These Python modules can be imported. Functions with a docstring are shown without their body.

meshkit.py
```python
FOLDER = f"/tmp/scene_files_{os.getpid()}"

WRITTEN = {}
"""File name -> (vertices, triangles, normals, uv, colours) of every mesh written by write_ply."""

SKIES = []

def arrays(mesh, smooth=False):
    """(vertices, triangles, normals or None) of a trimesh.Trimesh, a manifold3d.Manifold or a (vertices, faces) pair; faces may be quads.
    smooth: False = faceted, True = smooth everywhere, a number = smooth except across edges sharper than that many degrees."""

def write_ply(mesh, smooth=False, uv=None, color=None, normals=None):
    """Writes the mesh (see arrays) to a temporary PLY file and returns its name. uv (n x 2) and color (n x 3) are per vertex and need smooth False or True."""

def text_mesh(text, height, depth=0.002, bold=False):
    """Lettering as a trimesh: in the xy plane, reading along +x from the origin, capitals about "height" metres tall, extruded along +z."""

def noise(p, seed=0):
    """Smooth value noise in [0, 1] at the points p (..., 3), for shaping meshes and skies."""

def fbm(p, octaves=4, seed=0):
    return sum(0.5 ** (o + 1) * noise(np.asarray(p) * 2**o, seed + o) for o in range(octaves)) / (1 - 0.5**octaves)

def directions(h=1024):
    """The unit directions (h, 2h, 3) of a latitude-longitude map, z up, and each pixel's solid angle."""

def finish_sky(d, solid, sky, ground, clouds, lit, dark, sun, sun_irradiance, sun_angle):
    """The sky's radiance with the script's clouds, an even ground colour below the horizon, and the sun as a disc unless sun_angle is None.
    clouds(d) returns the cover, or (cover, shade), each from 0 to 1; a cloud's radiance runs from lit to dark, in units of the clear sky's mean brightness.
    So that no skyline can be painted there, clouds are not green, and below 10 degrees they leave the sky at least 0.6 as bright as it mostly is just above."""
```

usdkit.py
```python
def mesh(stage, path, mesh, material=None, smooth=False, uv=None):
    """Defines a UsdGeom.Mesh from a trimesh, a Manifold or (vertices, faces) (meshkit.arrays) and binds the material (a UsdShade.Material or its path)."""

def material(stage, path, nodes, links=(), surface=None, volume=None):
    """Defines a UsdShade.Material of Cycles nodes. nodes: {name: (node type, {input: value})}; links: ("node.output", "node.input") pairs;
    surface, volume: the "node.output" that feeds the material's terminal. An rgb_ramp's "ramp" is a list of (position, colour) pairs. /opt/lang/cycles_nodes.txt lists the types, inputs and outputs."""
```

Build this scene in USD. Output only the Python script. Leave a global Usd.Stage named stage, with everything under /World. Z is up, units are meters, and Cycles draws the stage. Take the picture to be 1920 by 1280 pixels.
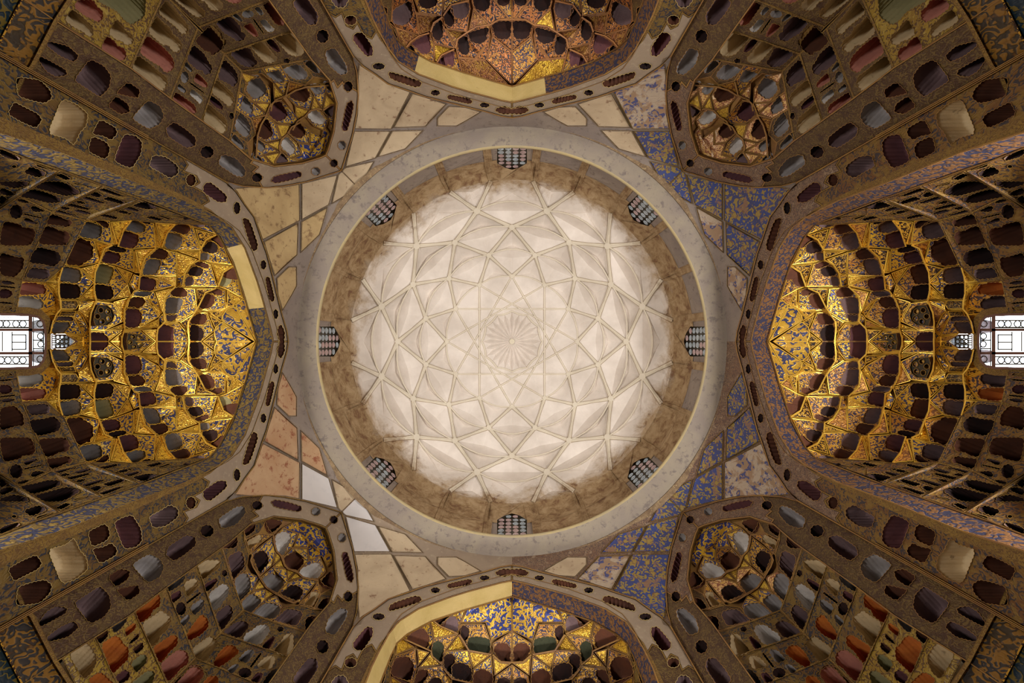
import math, random
import numpy as np, trimesh, usdkit
from pxr import Usd, UsdGeom, UsdLux, UsdShade, Sdf, Gf
from shapely.geometry import Polygon, LineString, Point, box
from shapely.ops import unary_union
from shapely import affinity
from scipy.interpolate import RBFInterpolator
from scipy.spatial import Delaunay

stage = Usd.Stage.CreateInMemory()
UsdGeom.SetStageUpAxis(stage, 'Z'); UsdGeom.SetStageMetersPerUnit(stage, 1.0)
UsdGeom.Xform.Define(stage, '/World'); UsdGeom.Scope.Define(stage, '/World/Looks')

# ------------------------------------------------------------------ camera, sky, lights
FPX = 800.0                                   # focal length in pixels of the 1920-wide picture
cam = UsdGeom.Camera.Define(stage, '/World/camera')
cam.CreateHorizontalApertureAttr(36.0); cam.CreateVerticalApertureAttr(24.0)
cam.CreateFocalLengthAttr(36.0 * FPX / 1920)
cam.CreateClippingRangeAttr((0.05, 200.0))
cam.AddRotateXOp().Set(180.0)                 # lying on the floor, looking straight up; picture right = +x, picture down = +y
cam.CreateExposureAttr(0.32)

sky = UsdLux.DomeLight.Define(stage, '/World/sky')
sky.CreateColorAttr((0.84, 0.92, 1.0)); sky.CreateIntensityAttr(1.25)

def door_light(name, x, y, yaw, w, h, z, power, color, tilt=0):
    l = UsdLux.RectLight.Define(stage, '/World/' + name)
    l.CreateWidthAttr(w); l.CreateHeightAttr(h); l.CreateIntensityAttr(power); l.CreateColorAttr(color)
    l.AddTranslateOp().Set((x, y, z)); l.AddRotateZOp().Set(yaw); l.AddRotateXOp().Set(90.0 + tilt)
# daylight that comes in through the four doorways of the hall, below the picture
DAY = (1.0, 0.95, 0.90)
# daylight thrown up by the sunlit terraces outside, through the four doorways of the hall
for nm, x, y, yaw, up in (('west', -5.3, 0, -90, 46), ('east', 5.3, 0, 90, 66), ('north', 0, -5.3, 180, 22), ('south', 0, 5.3, 0, 36)):
    door_light('doorway_bounce_' + nm, x, y, yaw, 1.7, 1.3, 1.2, up, DAY, 54)

# ------------------------------------------------------------------ materials
LOOKS = {}
def mat(name, nodes, links, surface='p.BSDF'):
    LOOKS[name] = usdkit.material(stage, '/World/Looks/' + name, nodes, links, surface=surface)

def plaster(name, c1, c2, c3=None, s=1.4, rough=0.8, amt=0.55, bump=0.25, fine=16, metal=0.0):
    """Plaster: two tones in large soft blotches, a third in smaller worn patches, fine grain as bump."""
    c3 = c3 or c2
    n = {'g': ('geometry', {}), 'a': ('noise_texture', {'scale': s, 'detail': 5, 'roughness': 0.6, 'distortion': 0.5}),
         'b': ('noise_texture', {'scale': s * 4.3, 'detail': 6, 'roughness': 0.68, 'distortion': 0.15}),
         'r': ('rgb_ramp', {'ramp': [(0.36, c1), (0.66, c2)]}),
         'q': ('rgb_ramp', {'ramp': [(amt, (0, 0, 0)), (amt + 0.1, (1, 1, 1))]}),
         'm': ('mix_color', {'b': c3}),
         'f': ('noise_texture', {'scale': s * fine, 'detail': 6, 'roughness': 0.7}),
         'bp': ('bump', {'strength': bump, 'distance': 0.02}),
         'p': ('principled_bsdf', {'roughness': rough, 'specular_ior_level': 0.25, 'metallic': metal})}
    l = [('g.position', 'a.vector'), ('g.position', 'b.vector'), ('g.position', 'f.vector'), ('a.fac', 'r.fac'), ('b.fac', 'q.fac'), ('q.color', 'm.fac'),
         ('r.color', 'm.a'), ('m.result', 'p.base_color'), ('f.fac', 'bp.height'), ('bp.normal', 'p.normal')]
    mat(name, n, l)

def floral(name, ground, ground2, vine, s=11.0, k=26.0, lo=0.50, hi=0.62, metal=0.35, rough=0.42, wear=None, wamt=0.62, ros=None):
    """Painted arabesque: winding scrolls (iso-lines of a noise) of one colour on a ground that varies."""
    n = {'g': ('geometry', {}),
         'a': ('noise_texture', {'scale': s, 'detail': 1.6, 'roughness': 0.45, 'distortion': 0.35}),
         'mu': ('math', {'math_type': 'multiply', 'value2': k}), 'si': ('math', {'math_type': 'sine'}),
         'ma': ('map_range', {'from_min': -1.0, 'from_max': 1.0, 'to_min': 0.0, 'to_max': 1.0}),
         'r': ('rgb_ramp', {'ramp': [(lo, (0, 0, 0)), (hi, (1, 1, 1))]}),
         'b': ('noise_texture', {'scale': s * 0.23, 'detail': 4, 'roughness': 0.6}),
         'r2': ('rgb_ramp', {'ramp': [(0.38, ground), (0.62, ground2)]}),
         'm': ('mix_color', {'b': vine}),
         'w': ('noise_texture', {'scale': s * 0.4, 'detail': 7, 'roughness': 0.7, 'distortion': 0.6}),
         'wr': ('rgb_ramp', {'ramp': [(wamt, (0, 0, 0)), (wamt + 0.05, (1, 1, 1))]}),
         'm2': ('mix_color', {'b': wear or ground2}),
         'bp': ('bump', {'strength': 0.35, 'distance': 0.006}),
         'p': ('principled_bsdf', {'roughness': rough, 'metallic': metal})}
    l = [('g.position', 'a.vector'), ('g.position', 'b.vector'), ('g.position', 'w.vector'), ('a.fac', 'mu.value1'), ('mu.value', 'si.value1'), ('si.value', 'ma.value'),
         ('ma.result', 'r.fac'), ('b.fac', 'r2.fac'), ('r.color', 'm.fac'), ('r2.color', 'm.a'), ('m.result', 'm2.a'), ('w.fac', 'wr.fac'), ('wr.color', 'm2.fac'),
         ('si.value', 'bp.height'), ('bp.normal', 'p.normal')]
    last = 'm2.result'
    if ros:                                    # scattered flower heads: a petal ring round a dark eye
        vs, size, flower, eye = ros
        n |= {'v': ('voronoi_texture', {'scale': vs, 'randomness': 0.75}), 'wob': ('noise_texture', {'scale': vs * 4.0, 'detail': 1}),
              'dd': ('math', {'math_type': 'multiply_add', 'value2': 0.5}), 'vr': ('rgb_ramp', {'ramp': [(size, (1, 1, 1)), (size + 0.05, (0, 0, 0))]}),
              've': ('rgb_ramp', {'ramp': [(size * 0.30, eye), (size * 0.42, flower), (size * 0.86, flower), (size, eye)]}), 'm3': ('mix_color', {})}
        l += [('g.position', 'v.vector'), ('g.position', 'wob.vector'), ('wob.fac', 'dd.value1'), ('v.distance', 'dd.value3'), ('dd.value', 'vr.fac'), ('dd.value', 've.fac'),
              ('vr.color', 'm3.fac'), ('m2.result', 'm3.a'), ('ve.color', 'm3.b')]
        last = 'm3.result'
    l.append((last, 'p.base_color'))
    mat(name, n, l)

GOLD, GOLD2, DEEP = (0.80, 0.50, 0.05), (0.58, 0.32, 0.035), (0.20, 0.10, 0.02)
BLUE, NAVY = (0.05, 0.055, 0.14), (0.02, 0.028, 0.09)
floral('gold_floral', GOLD, GOLD2, BLUE, s=17, lo=0.58, hi=0.68, metal=0.5, rough=0.36, wear=(0.85, 0.62, 0.16), wamt=0.60)
floral('gold_shell', (0.62, 0.38, 0.045), (0.50, 0.28, 0.035), BLUE, s=11, k=18, lo=0.74, hi=0.82, metal=0.4, rough=0.42)
floral('matte_floral', (0.78, 0.50, 0.07), (0.60, 0.36, 0.05), (0.05, 0.06, 0.18), s=15, lo=0.56, hi=0.66, metal=0.08, rough=0.5, wear=(0.88, 0.66, 0.22), wamt=0.60)
floral('matte_gold', (0.80, 0.53, 0.07), (0.62, 0.38, 0.05), (0.32, 0.17, 0.03), s=18, lo=0.84, hi=0.93, metal=0.08, rough=0.5, wear=(0.88, 0.68, 0.26), wamt=0.62)
floral('gold_plain', GOLD, GOLD2, (0.30, 0.15, 0.025), s=18, lo=0.84, hi=0.93, metal=0.5, rough=0.36)
floral('gold_lattice', (0.02, 0.012, 0.01), (0.05, 0.02, 0.012), GOLD2, s=22, lo=0.58, hi=0.66)
floral('rust_floral', (0.52, 0.23, 0.045), (0.56, 0.32, 0.04), (0.06, 0.045, 0.08), s=17, lo=0.58, hi=0.70, wear=(0.62, 0.36, 0.08), wamt=0.58, metal=0.35)
floral('rust_plain', (0.50, 0.25, 0.04), (0.46, 0.20, 0.04), (0.20, 0.08, 0.03), s=18, lo=0.62, hi=0.74, metal=0.35)
floral('copper_floral', (0.42, 0.14, 0.04), (0.46, 0.19, 0.045), (0.035, 0.022, 0.03), s=17, lo=0.60, hi=0.72, wear=(0.50, 0.24, 0.04), wamt=0.60, metal=0.35)
floral('copper_plain', (0.30, 0.11, 0.04), (0.36, 0.19, 0.03), (0.14, 0.05, 0.02), s=18, lo=0.6, hi=0.74, metal=0.35)
floral('peach_floral', (0.82, 0.52, 0.28), (0.74, 0.46, 0.12), (0.34, 0.13, 0.07), s=17, lo=0.58, hi=0.68, metal=0.0, rough=0.6, wear=(0.95, 0.74, 0.5), wamt=0.58)
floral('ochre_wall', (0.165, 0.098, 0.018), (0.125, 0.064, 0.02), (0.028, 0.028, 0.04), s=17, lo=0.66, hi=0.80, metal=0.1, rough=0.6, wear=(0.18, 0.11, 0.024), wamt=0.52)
floral('ochre_gold', (0.33, 0.215, 0.025), (0.24, 0.14, 0.022), (0.10, 0.05, 0.02), s=20, lo=0.70, hi=0.82, metal=0.15, rough=0.5, wear=(0.36, 0.25, 0.05), wamt=0.55)
floral('crown_floral', (0.80, 0.52, 0.06), (0.60, 0.34, 0.04), (0.05, 0.065, 0.26), s=13, k=20, lo=0.44, hi=0.54, metal=0.35, rough=0.4, wear=(0.9, 0.68, 0.2), wamt=0.66, ros=(7.0, 0.44, (0.82, 0.55, 0.08), (0.35, 0.18, 0.03)))
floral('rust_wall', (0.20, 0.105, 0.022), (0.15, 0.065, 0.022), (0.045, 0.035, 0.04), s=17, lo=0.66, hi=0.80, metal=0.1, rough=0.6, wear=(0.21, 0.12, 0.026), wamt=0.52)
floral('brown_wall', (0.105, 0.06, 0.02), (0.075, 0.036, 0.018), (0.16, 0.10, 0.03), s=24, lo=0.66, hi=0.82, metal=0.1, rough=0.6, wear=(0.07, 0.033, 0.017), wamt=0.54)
floral('blue_gold_band', (0.022, 0.024, 0.055), (0.03, 0.028, 0.05), (0.15, 0.092, 0.018), s=14, k=22, lo=0.38, hi=0.48, metal=0.0, rough=0.8, wear=(0.17, 0.105, 0.025), wamt=0.62, ros=(7.5, 0.50, (0.19, 0.12, 0.022), (0.07, 0.04, 0.015)))
floral('blue_rust_band', (0.022, 0.022, 0.055), (0.03, 0.024, 0.045), (0.15, 0.065, 0.018), s=14, k=22, lo=0.36, hi=0.47, metal=0.0, rough=0.8, wear=(0.16, 0.08, 0.025), wamt=0.62, ros=(7.5, 0.50, (0.18, 0.078, 0.02), (0.07, 0.03, 0.015)))
floral('gold_strip', (0.27, 0.16, 0.03), (0.20, 0.11, 0.025), (0.14, 0.07, 0.02), s=30, lo=0.76, hi=0.9, metal=0.05, rough=0.65)
floral('blue_painted', (0.04, 0.062, 0.23), (0.05, 0.055, 0.15), (0.30, 0.21, 0.05), s=12, k=22, lo=0.60, hi=0.70, metal=0.0, rough=0.7, wear=(0.25, 0.14, 0.085), wamt=0.55, ros=(4.5, 0.46, (0.32, 0.22, 0.055), (0.18, 0.09, 0.05)))
floral('faded_painted', (0.30, 0.20, 0.12), (0.34, 0.21, 0.13), (0.07, 0.075, 0.19), s=9, k=20, lo=0.66, hi=0.78, metal=0.0, rough=0.7, wear=(0.44, 0.35, 0.26), wamt=0.50)
floral('rust_face', (0.27, 0.18, 0.11), (0.22, 0.12, 0.07), (0.12, 0.075, 0.06), s=26, lo=0.55, hi=0.7, metal=0.05, rough=0.7, wear=(0.34, 0.25, 0.17), wamt=0.58)
floral('lattice_kufic', (0.05, 0.03, 0.015), (0.08, 0.05, 0.02), (0.30, 0.18, 0.04), s=26, lo=0.6, hi=0.68)
floral('tile_blue', (0.010, 0.028, 0.05), (0.012, 0.025, 0.03), (0.14, 0.10, 0.02), s=13, lo=0.74, hi=0.82, metal=0, rough=0.3)
floral('frieze_gold', (0.03, 0.03, 0.035), (0.05, 0.035, 0.02), (0.24, 0.12, 0.02), s=13, lo=0.48, hi=0.6, metal=0.1, wear=(0.2, 0.1, 0.02), wamt=0.6, ros=(5.0, 0.46, (0.24, 0.12, 0.02), (0.08, 0.04, 0.02)))
plaster('gold_edge', (0.85, 0.56, 0.09), (0.66, 0.38, 0.05), (0.9, 0.66, 0.22), s=5, rough=0.34, amt=0.62, bump=0.05, metal=0.5)
plaster('brown_edge', (0.34, 0.19, 0.05), (0.24, 0.12, 0.05), s=5, rough=0.5, bump=0.05)
plaster('copper_edge', (0.40, 0.18, 0.06), (0.30, 0.13, 0.05), s=5, rough=0.5, bump=0.05)
plaster('plaster_white', (0.80, 0.72, 0.62), (0.70, 0.62, 0.54), (0.72, 0.58, 0.38), s=1.0, amt=0.66)
def dome_plaster(name, clean_c, clean2, paint, paint2, shift=0.0):
    """White plaster that keeps brown remains of old painting, with ragged edges, towards the foot of the dome."""
    n = {'g': ('geometry', {}), 'x': ('separate_xyz', {}), 'h': ('map_range', {'from_min': 9.45 + shift, 'from_max': 10.8 + shift, 'to_min': 0.0, 'to_max': 1.0, 'clamp': True}),
         'w': ('noise_texture', {'scale': 1.4, 'detail': 9, 'roughness': 0.72, 'distortion': 0.25}), 'w2': ('math', {'math_type': 'multiply_add', 'value2': 1.5, 'value3': -0.75}),
         'su': ('math', {'math_type': 'add'}), 'r': ('rgb_ramp', {'ramp': [(0.30, (1, 1, 1)), (0.62, (0, 0, 0))]}),
         'a': ('noise_texture', {'scale': 1.3, 'detail': 5, 'roughness': 0.6}), 'ra': ('rgb_ramp', {'ramp': [(0.36, clean_c), (0.64, clean2)]}),
         'b': ('noise_texture', {'scale': 4.5, 'detail': 8, 'roughness': 0.7, 'distortion': 0.5}), 'rb': ('rgb_ramp', {'ramp': [(0.40, paint), (0.56, paint2), (0.62, (0.20, 0.11, 0.06))]}),
         'm': ('mix_color', {}), 'f': ('noise_texture', {'scale': 18, 'detail': 6, 'roughness': 0.7}), 'bp': ('bump', {'strength': 0.2, 'distance': 0.02}),
         'p': ('principled_bsdf', {'roughness': 0.85, 'specular_ior_level': 0.2})}
    l = [('g.position', 'x.vector'), ('x.z', 'h.value'), ('g.position', 'w.vector'), ('w.fac', 'w2.value1'), ('w2.value', 'su.value1'), ('h.result', 'su.value2'), ('su.value', 'r.fac'),
         ('g.position', 'a.vector'), ('a.fac', 'ra.fac'), ('g.position', 'b.vector'), ('b.fac', 'rb.fac'), ('ra.color', 'm.a'), ('rb.color', 'm.b'), ('r.color', 'm.fac'), ('m.result', 'p.base_color'),
         ('g.position', 'f.vector'), ('f.fac', 'bp.height'), ('bp.normal', 'p.normal')]
    mat(name, n, l)
dome_plaster('dome_white', (0.86, 0.79, 0.72), (0.70, 0.63, 0.56), (0.50, 0.38, 0.25), (0.40, 0.28, 0.16))
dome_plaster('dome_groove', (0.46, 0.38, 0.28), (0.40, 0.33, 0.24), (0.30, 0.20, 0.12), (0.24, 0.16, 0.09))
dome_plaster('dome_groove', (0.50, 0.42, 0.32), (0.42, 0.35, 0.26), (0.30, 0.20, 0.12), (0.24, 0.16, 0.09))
dome_plaster('dome_rib', (0.80, 0.73, 0.60), (0.70, 0.63, 0.51), (0.48, 0.37, 0.24), (0.38, 0.27, 0.16), -0.2)
dome_plaster('dome_foot', (0.40, 0.33, 0.25), (0.33, 0.26, 0.2), (0.42, 0.30, 0.17), (0.28, 0.18, 0.09))
plaster('plaster_rib', (0.80, 0.73, 0.58), (0.74, 0.67, 0.52), s=2.0, bump=0.1)
plaster('plaster_mural', (0.50, 0.38, 0.24), (0.38, 0.27, 0.16), (0.24, 0.14, 0.08), s=1.6, amt=0.56)
plaster('plaster_faded', (0.62, 0.52, 0.40), (0.55, 0.43, 0.29), (0.40, 0.26, 0.15), s=1.3, amt=0.60)
plaster('plaster_grey', (0.25, 0.205, 0.18), (0.31, 0.255, 0.21), (0.19, 0.15, 0.125), s=1.9, amt=0.55, bump=0.5)
plaster('plaster_ring', (0.27, 0.225, 0.19), (0.33, 0.28, 0.21), (0.20, 0.165, 0.145), s=1.9, amt=0.54, bump=0.5)
plaster('plaster_gold_lip', (0.50, 0.39, 0.19), (0.40, 0.33, 0.20), s=2.0)
plaster('plaster_beige', (0.55, 0.40, 0.20), (0.43, 0.30, 0.145), (0.27, 0.17, 0.085), s=1.7, amt=0.54)
plaster('plaster_pale', (0.57, 0.45, 0.30), (0.44, 0.335, 0.22), (0.24, 0.14, 0.085), s=1.8, amt=0.585)
plaster('plaster_rose', (0.54, 0.36, 0.21), (0.45, 0.26, 0.14), (0.30, 0.11, 0.06), s=1.9, amt=0.54)
plaster('plaster_new', (0.66, 0.62, 0.60), (0.60, 0.57, 0.56), s=1.0, bump=0.1)
plaster('plaster_taupe', (0.36, 0.28, 0.20), (0.30, 0.23, 0.17), (0.42, 0.34, 0.24), s=2.4, amt=0.56)
plaster('plaster_tan', (0.55, 0.41, 0.17), (0.46, 0.34, 0.12), (0.36, 0.26, 0.09), s=1.6, amt=0.64)
plaster('joint', (0.17, 0.11, 0.065), (0.30, 0.21, 0.12), (0.42, 0.31, 0.16), s=7, amt=0.55)
plaster('backing', (0.03, 0.02, 0.015), (0.05, 0.03, 0.02))
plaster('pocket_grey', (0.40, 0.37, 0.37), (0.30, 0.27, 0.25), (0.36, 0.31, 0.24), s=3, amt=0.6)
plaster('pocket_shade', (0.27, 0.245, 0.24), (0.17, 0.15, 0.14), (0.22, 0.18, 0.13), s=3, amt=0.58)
plaster('pocket_green', (0.06, 0.065, 0.035), (0.04, 0.045, 0.025), s=3)
plaster('pocket_light', (0.74, 0.70, 0.65), (0.56, 0.52, 0.49), s=3)
plaster('pocket_tan', (0.70, 0.55, 0.33), (0.56, 0.43, 0.25), (0.36, 0.26, 0.15), s=3, amt=0.6)
plaster('pocket_olive', (0.36, 0.32, 0.16), (0.28, 0.26, 0.13), s=3)
plaster('pocket_wine', (0.17, 0.065, 0.065), (0.12, 0.05, 0.06), s=3)
plaster('pocket_plum', (0.20, 0.13, 0.13), (0.15, 0.095, 0.10), s=3)
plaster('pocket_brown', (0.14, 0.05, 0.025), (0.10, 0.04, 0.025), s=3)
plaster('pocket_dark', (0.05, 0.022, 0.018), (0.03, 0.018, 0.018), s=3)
plaster('pocket_pink', (0.62, 0.27, 0.20), (0.46, 0.19, 0.14), s=3)
plaster('pocket_orange', (0.64, 0.21, 0.035), (0.48, 0.14, 0.03), s=3)
plaster('timber', (0.10, 0.04, 0.025), (0.07, 0.03, 0.02), s=4, rough=0.5)
plaster('timber_frame', (0.16, 0.08, 0.06), (0.12, 0.06, 0.045), s=4, rough=0.5)
plaster('iron', (0.05, 0.045, 0.035), (0.08, 0.07, 0.05), s=6, rough=0.5)
plaster('floor_carpet', (0.24, 0.21, 0.17), (0.2, 0.16, 0.13), s=1.0)
plaster('lower_plaster', (0.40, 0.27, 0.12), (0.32, 0.20, 0.09), s=1.0)
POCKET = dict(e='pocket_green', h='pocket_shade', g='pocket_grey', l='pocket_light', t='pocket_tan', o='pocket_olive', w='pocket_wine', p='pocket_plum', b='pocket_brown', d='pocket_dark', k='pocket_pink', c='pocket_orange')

def pane(name, tint, clear=0.75):
    mat(name, {'t': ('transparent_bsdf', {'color': tint}), 'd': ('translucent_bsdf', {'color': tint}), 'gl': ('glossy_bsdf', {'roughness': 0.05}),
               'fr': ('fresnel', {'IOR': 1.45}), 'm1': ('mix_closure', {'fac': 1 - clear}), 'm2': ('mix_closure', {})},
        [('t.BSDF', 'm1.closure1'), ('d.BSDF', 'm1.closure2'), ('m1.closure', 'm2.closure1'), ('gl.BSDF', 'm2.closure2'), ('fr.fac', 'm2.fac')], surface='m2.closure')
pane('glass_clear', (0.97, 0.98, 1.0), 0.9)
pane('glass_pink', (1.0, 0.78, 0.70), 0.8)
pane('glass_warm', (1.0, 0.97, 0.92), 0.85)

# ------------------------------------------------------------------ prims
COUNT = {}
def child_path(parent, name):
    k = COUNT.get((parent, name), 0); COUNT[(parent, name)] = k + 1
    return f'{parent}/{name}' if k == 0 else f'{parent}/{name}_{k:03d}'

class Thing:
    def __init__(self, name, label, category, base=(0, 0, 0), group=None, kind=None):
        self.path = child_path('/World', name); self.base = np.array(base, float)
        x = UsdGeom.Xform.Define(stage, self.path); x.AddTranslateOp().Set(Gf.Vec3d(*map(float, base)))
        p = x.GetPrim(); p.SetCustomDataByKey('label', label); p.SetCustomDataByKey('category', category)
        if group: p.SetCustomDataByKey('group', group)
        if kind: p.SetCustomDataByKey('kind', kind)

def part(thing, name, vf, material, smooth=False, parent=None, label=None, kind=None):
    v, f = vf
    if len(f) == 0: return None
    path = child_path(parent or thing.path, name)
    m = usdkit.mesh(stage, path, (np.asarray(v) - thing.base, np.asarray(f)), LOOKS[material], smooth=smooth)
    p = m.GetPrim()
    if label: p.SetCustomDataByKey('label', label)
    if kind: p.SetCustomDataByKey('kind', kind)
    return path

def join(parts):
    vs, fs, n = [], [], 0
    for v, f in parts:
        if len(f): vs.append(np.asarray(v)); fs.append(np.asarray(f) + n); n += len(v)
    return (np.vstack(vs), np.vstack(fs)) if vs else (np.zeros((0, 3)), np.zeros((0, 3), int))

# ------------------------------------------------------------------ surfaces: a point (cx, cy) of the view from below, put on a wall or vault; d = metres behind it
class Plane:                                   # vertical plane, outward normal (nx, ny), at distance c
    def __init__(self, nx, ny, c): self.n, self.c = (nx, ny), c
    def __call__(self, q, d=0.0):
        q = np.asarray(q, float); z = FPX * (self.c + d) / (q[:, 0] * self.n[0] + q[:, 1] * self.n[1])
        return np.column_stack([q[:, 0] * z / FPX, q[:, 1] * z / FPX, z])

class Niche:                                   # half-dome over a recess: plan (|a|/w)^n + (u/D)^n = 1 behind the plane at distance c, w shrinking with height
    def __init__(self, ax, c, zs, ws, depth, n, zn=None):
        self.ax, self.c, self.zs, self.ws, self.depth, self.n, self.zn = np.array(ax), c, np.array(zs), np.array(ws), depth, n, zn
    def F(self, P, d):
        u = np.maximum(P @ np.array([*self.ax, 0.0]) - self.c, 0); a = np.abs(P @ np.array([-self.ax[1], self.ax[0], 0.0]))
        w = np.interp(P[:, 2], self.zs, self.ws); w0 = self.ws.max()
        D = self.depth * np.maximum(w / w0, 0.0) ** 0.75 + d; w = np.maximum(w + d * 0.9, 1e-4); D = np.maximum(D, 1e-4)
        n = self.n if self.zn is None else np.interp(P[:, 2], self.zn, self.n)
        return (a / w) ** n + (u / D) ** n - 1
    def __call__(self, q, d=0.0):
        q = np.asarray(q, float); dr = np.column_stack([q[:, 0] / FPX, q[:, 1] / FPX, np.ones(len(q))]); d = np.broadcast_to(np.asarray(d, float), len(q))
        s = dr[:, :2] @ self.ax
        lo = np.clip(self.c / np.maximum(s, 1e-6), 0.5, 12.0); hi = np.minimum((self.c + self.depth + np.maximum(d, 0) + 0.3) / np.maximum(s, 1e-6), 14.0)
        for _ in range(44):
            m = (lo + hi) / 2; inside = self.F(dr * m[:, None], d) < 0
            lo = np.where(inside, m, lo); hi = np.where(inside, hi, m)
        return dr * lo[:, None]

class Dome:
    A, ZC, H = 3.85, 9.2, 2.5
    def __call__(self, q, d=0.0):
        q = np.asarray(q, float); r = np.hypot(q[:, 0], q[:, 1]) / FPX; A = self.A + d; H = self.H + d
        a = r * r / A ** 2 + 1 / H ** 2; b = -2 * self.ZC / H ** 2; c = self.ZC ** 2 / H ** 2 - 1
        disc = b * b - 4 * a * c
        ell = (-b + np.sqrt(np.maximum(disc, 0))) / (2 * a); cyl = A / np.maximum(r, 1e-9)
        z = np.where((cyl < self.ZC) | (disc < 0), cyl, ell)
        return np.column_stack([q[:, 0] * z / FPX, q[:, 1] * z / FPX, z])

class Sheet:                                   # smooth sheet through given heights (the pendentives)
    def __init__(self, q, z): self.f = RBFInterpolator(q, z, kernel='thin_plate_spline', smoothing=1e-4)
    def __call__(self, q, d=0.0):
        q = np.asarray(q, float); z = self.f(q)
        z = z * (1 + d / np.linalg.norm(np.column_stack([q / FPX, np.ones(len(q))]) * z[:, None], axis=1))
        return np.column_stack([q[:, 0] * z / FPX, q[:, 1] * z / FPX, z])

# ------------------------------------------------------------------ small geometry tools, all in view units
def clean(p):
    p = p if p.is_valid else p.buffer(0)
    return [g for g in getattr(p, 'geoms', [p]) if g.geom_type == 'Polygon' and g.area > 0.4]

def solid(poly, surf, dtop, dbot, dfun=None):
    """Slab of the polygon on the surface: face at dtop, back at dbot (plus dfun at each point)."""
    out = []
    for g in clean(poly):
        try: v, f = trimesh.creation.triangulate_polygon(g, engine='earcut')
        except Exception: continue
        v = np.asarray(v, float)[:, :2]; f = np.asarray(f)
        if len(f) == 0: continue
        a = v[f[:, 1]] - v[f[:, 0]]; b = v[f[:, 2]] - v[f[:, 0]]; cr = a[:, 0] * b[:, 1] - a[:, 1] * b[:, 0]
        f = np.where((cr > 0)[:, None], f[:, ::-1], f)
        base = dfun(v) if dfun is not None else 0.0
        top, bot = surf(v, dtop + base), surf(v, dbot + base); n = len(v)
        e = np.sort(np.vstack([f[:, [0, 1]], f[:, [1, 2]], f[:, [2, 0]]]), 1); ee = np.vstack([f[:, [0, 1]], f[:, [1, 2]], f[:, [2, 0]]])
        _, inv, cnt = np.unique(e, axis=0, return_inverse=True, return_counts=True); eb = ee[cnt[inv.ravel()] == 1]
        side = np.vstack([np.column_stack([eb[:, 1], eb[:, 0], eb[:, 0] + n]), np.column_stack([eb[:, 1], eb[:, 0] + n, eb[:, 1] + n])])
        out.append((np.vstack([top, bot]), np.vstack([f, f[:, ::-1] + n, side])))
    return join(out)

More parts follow.
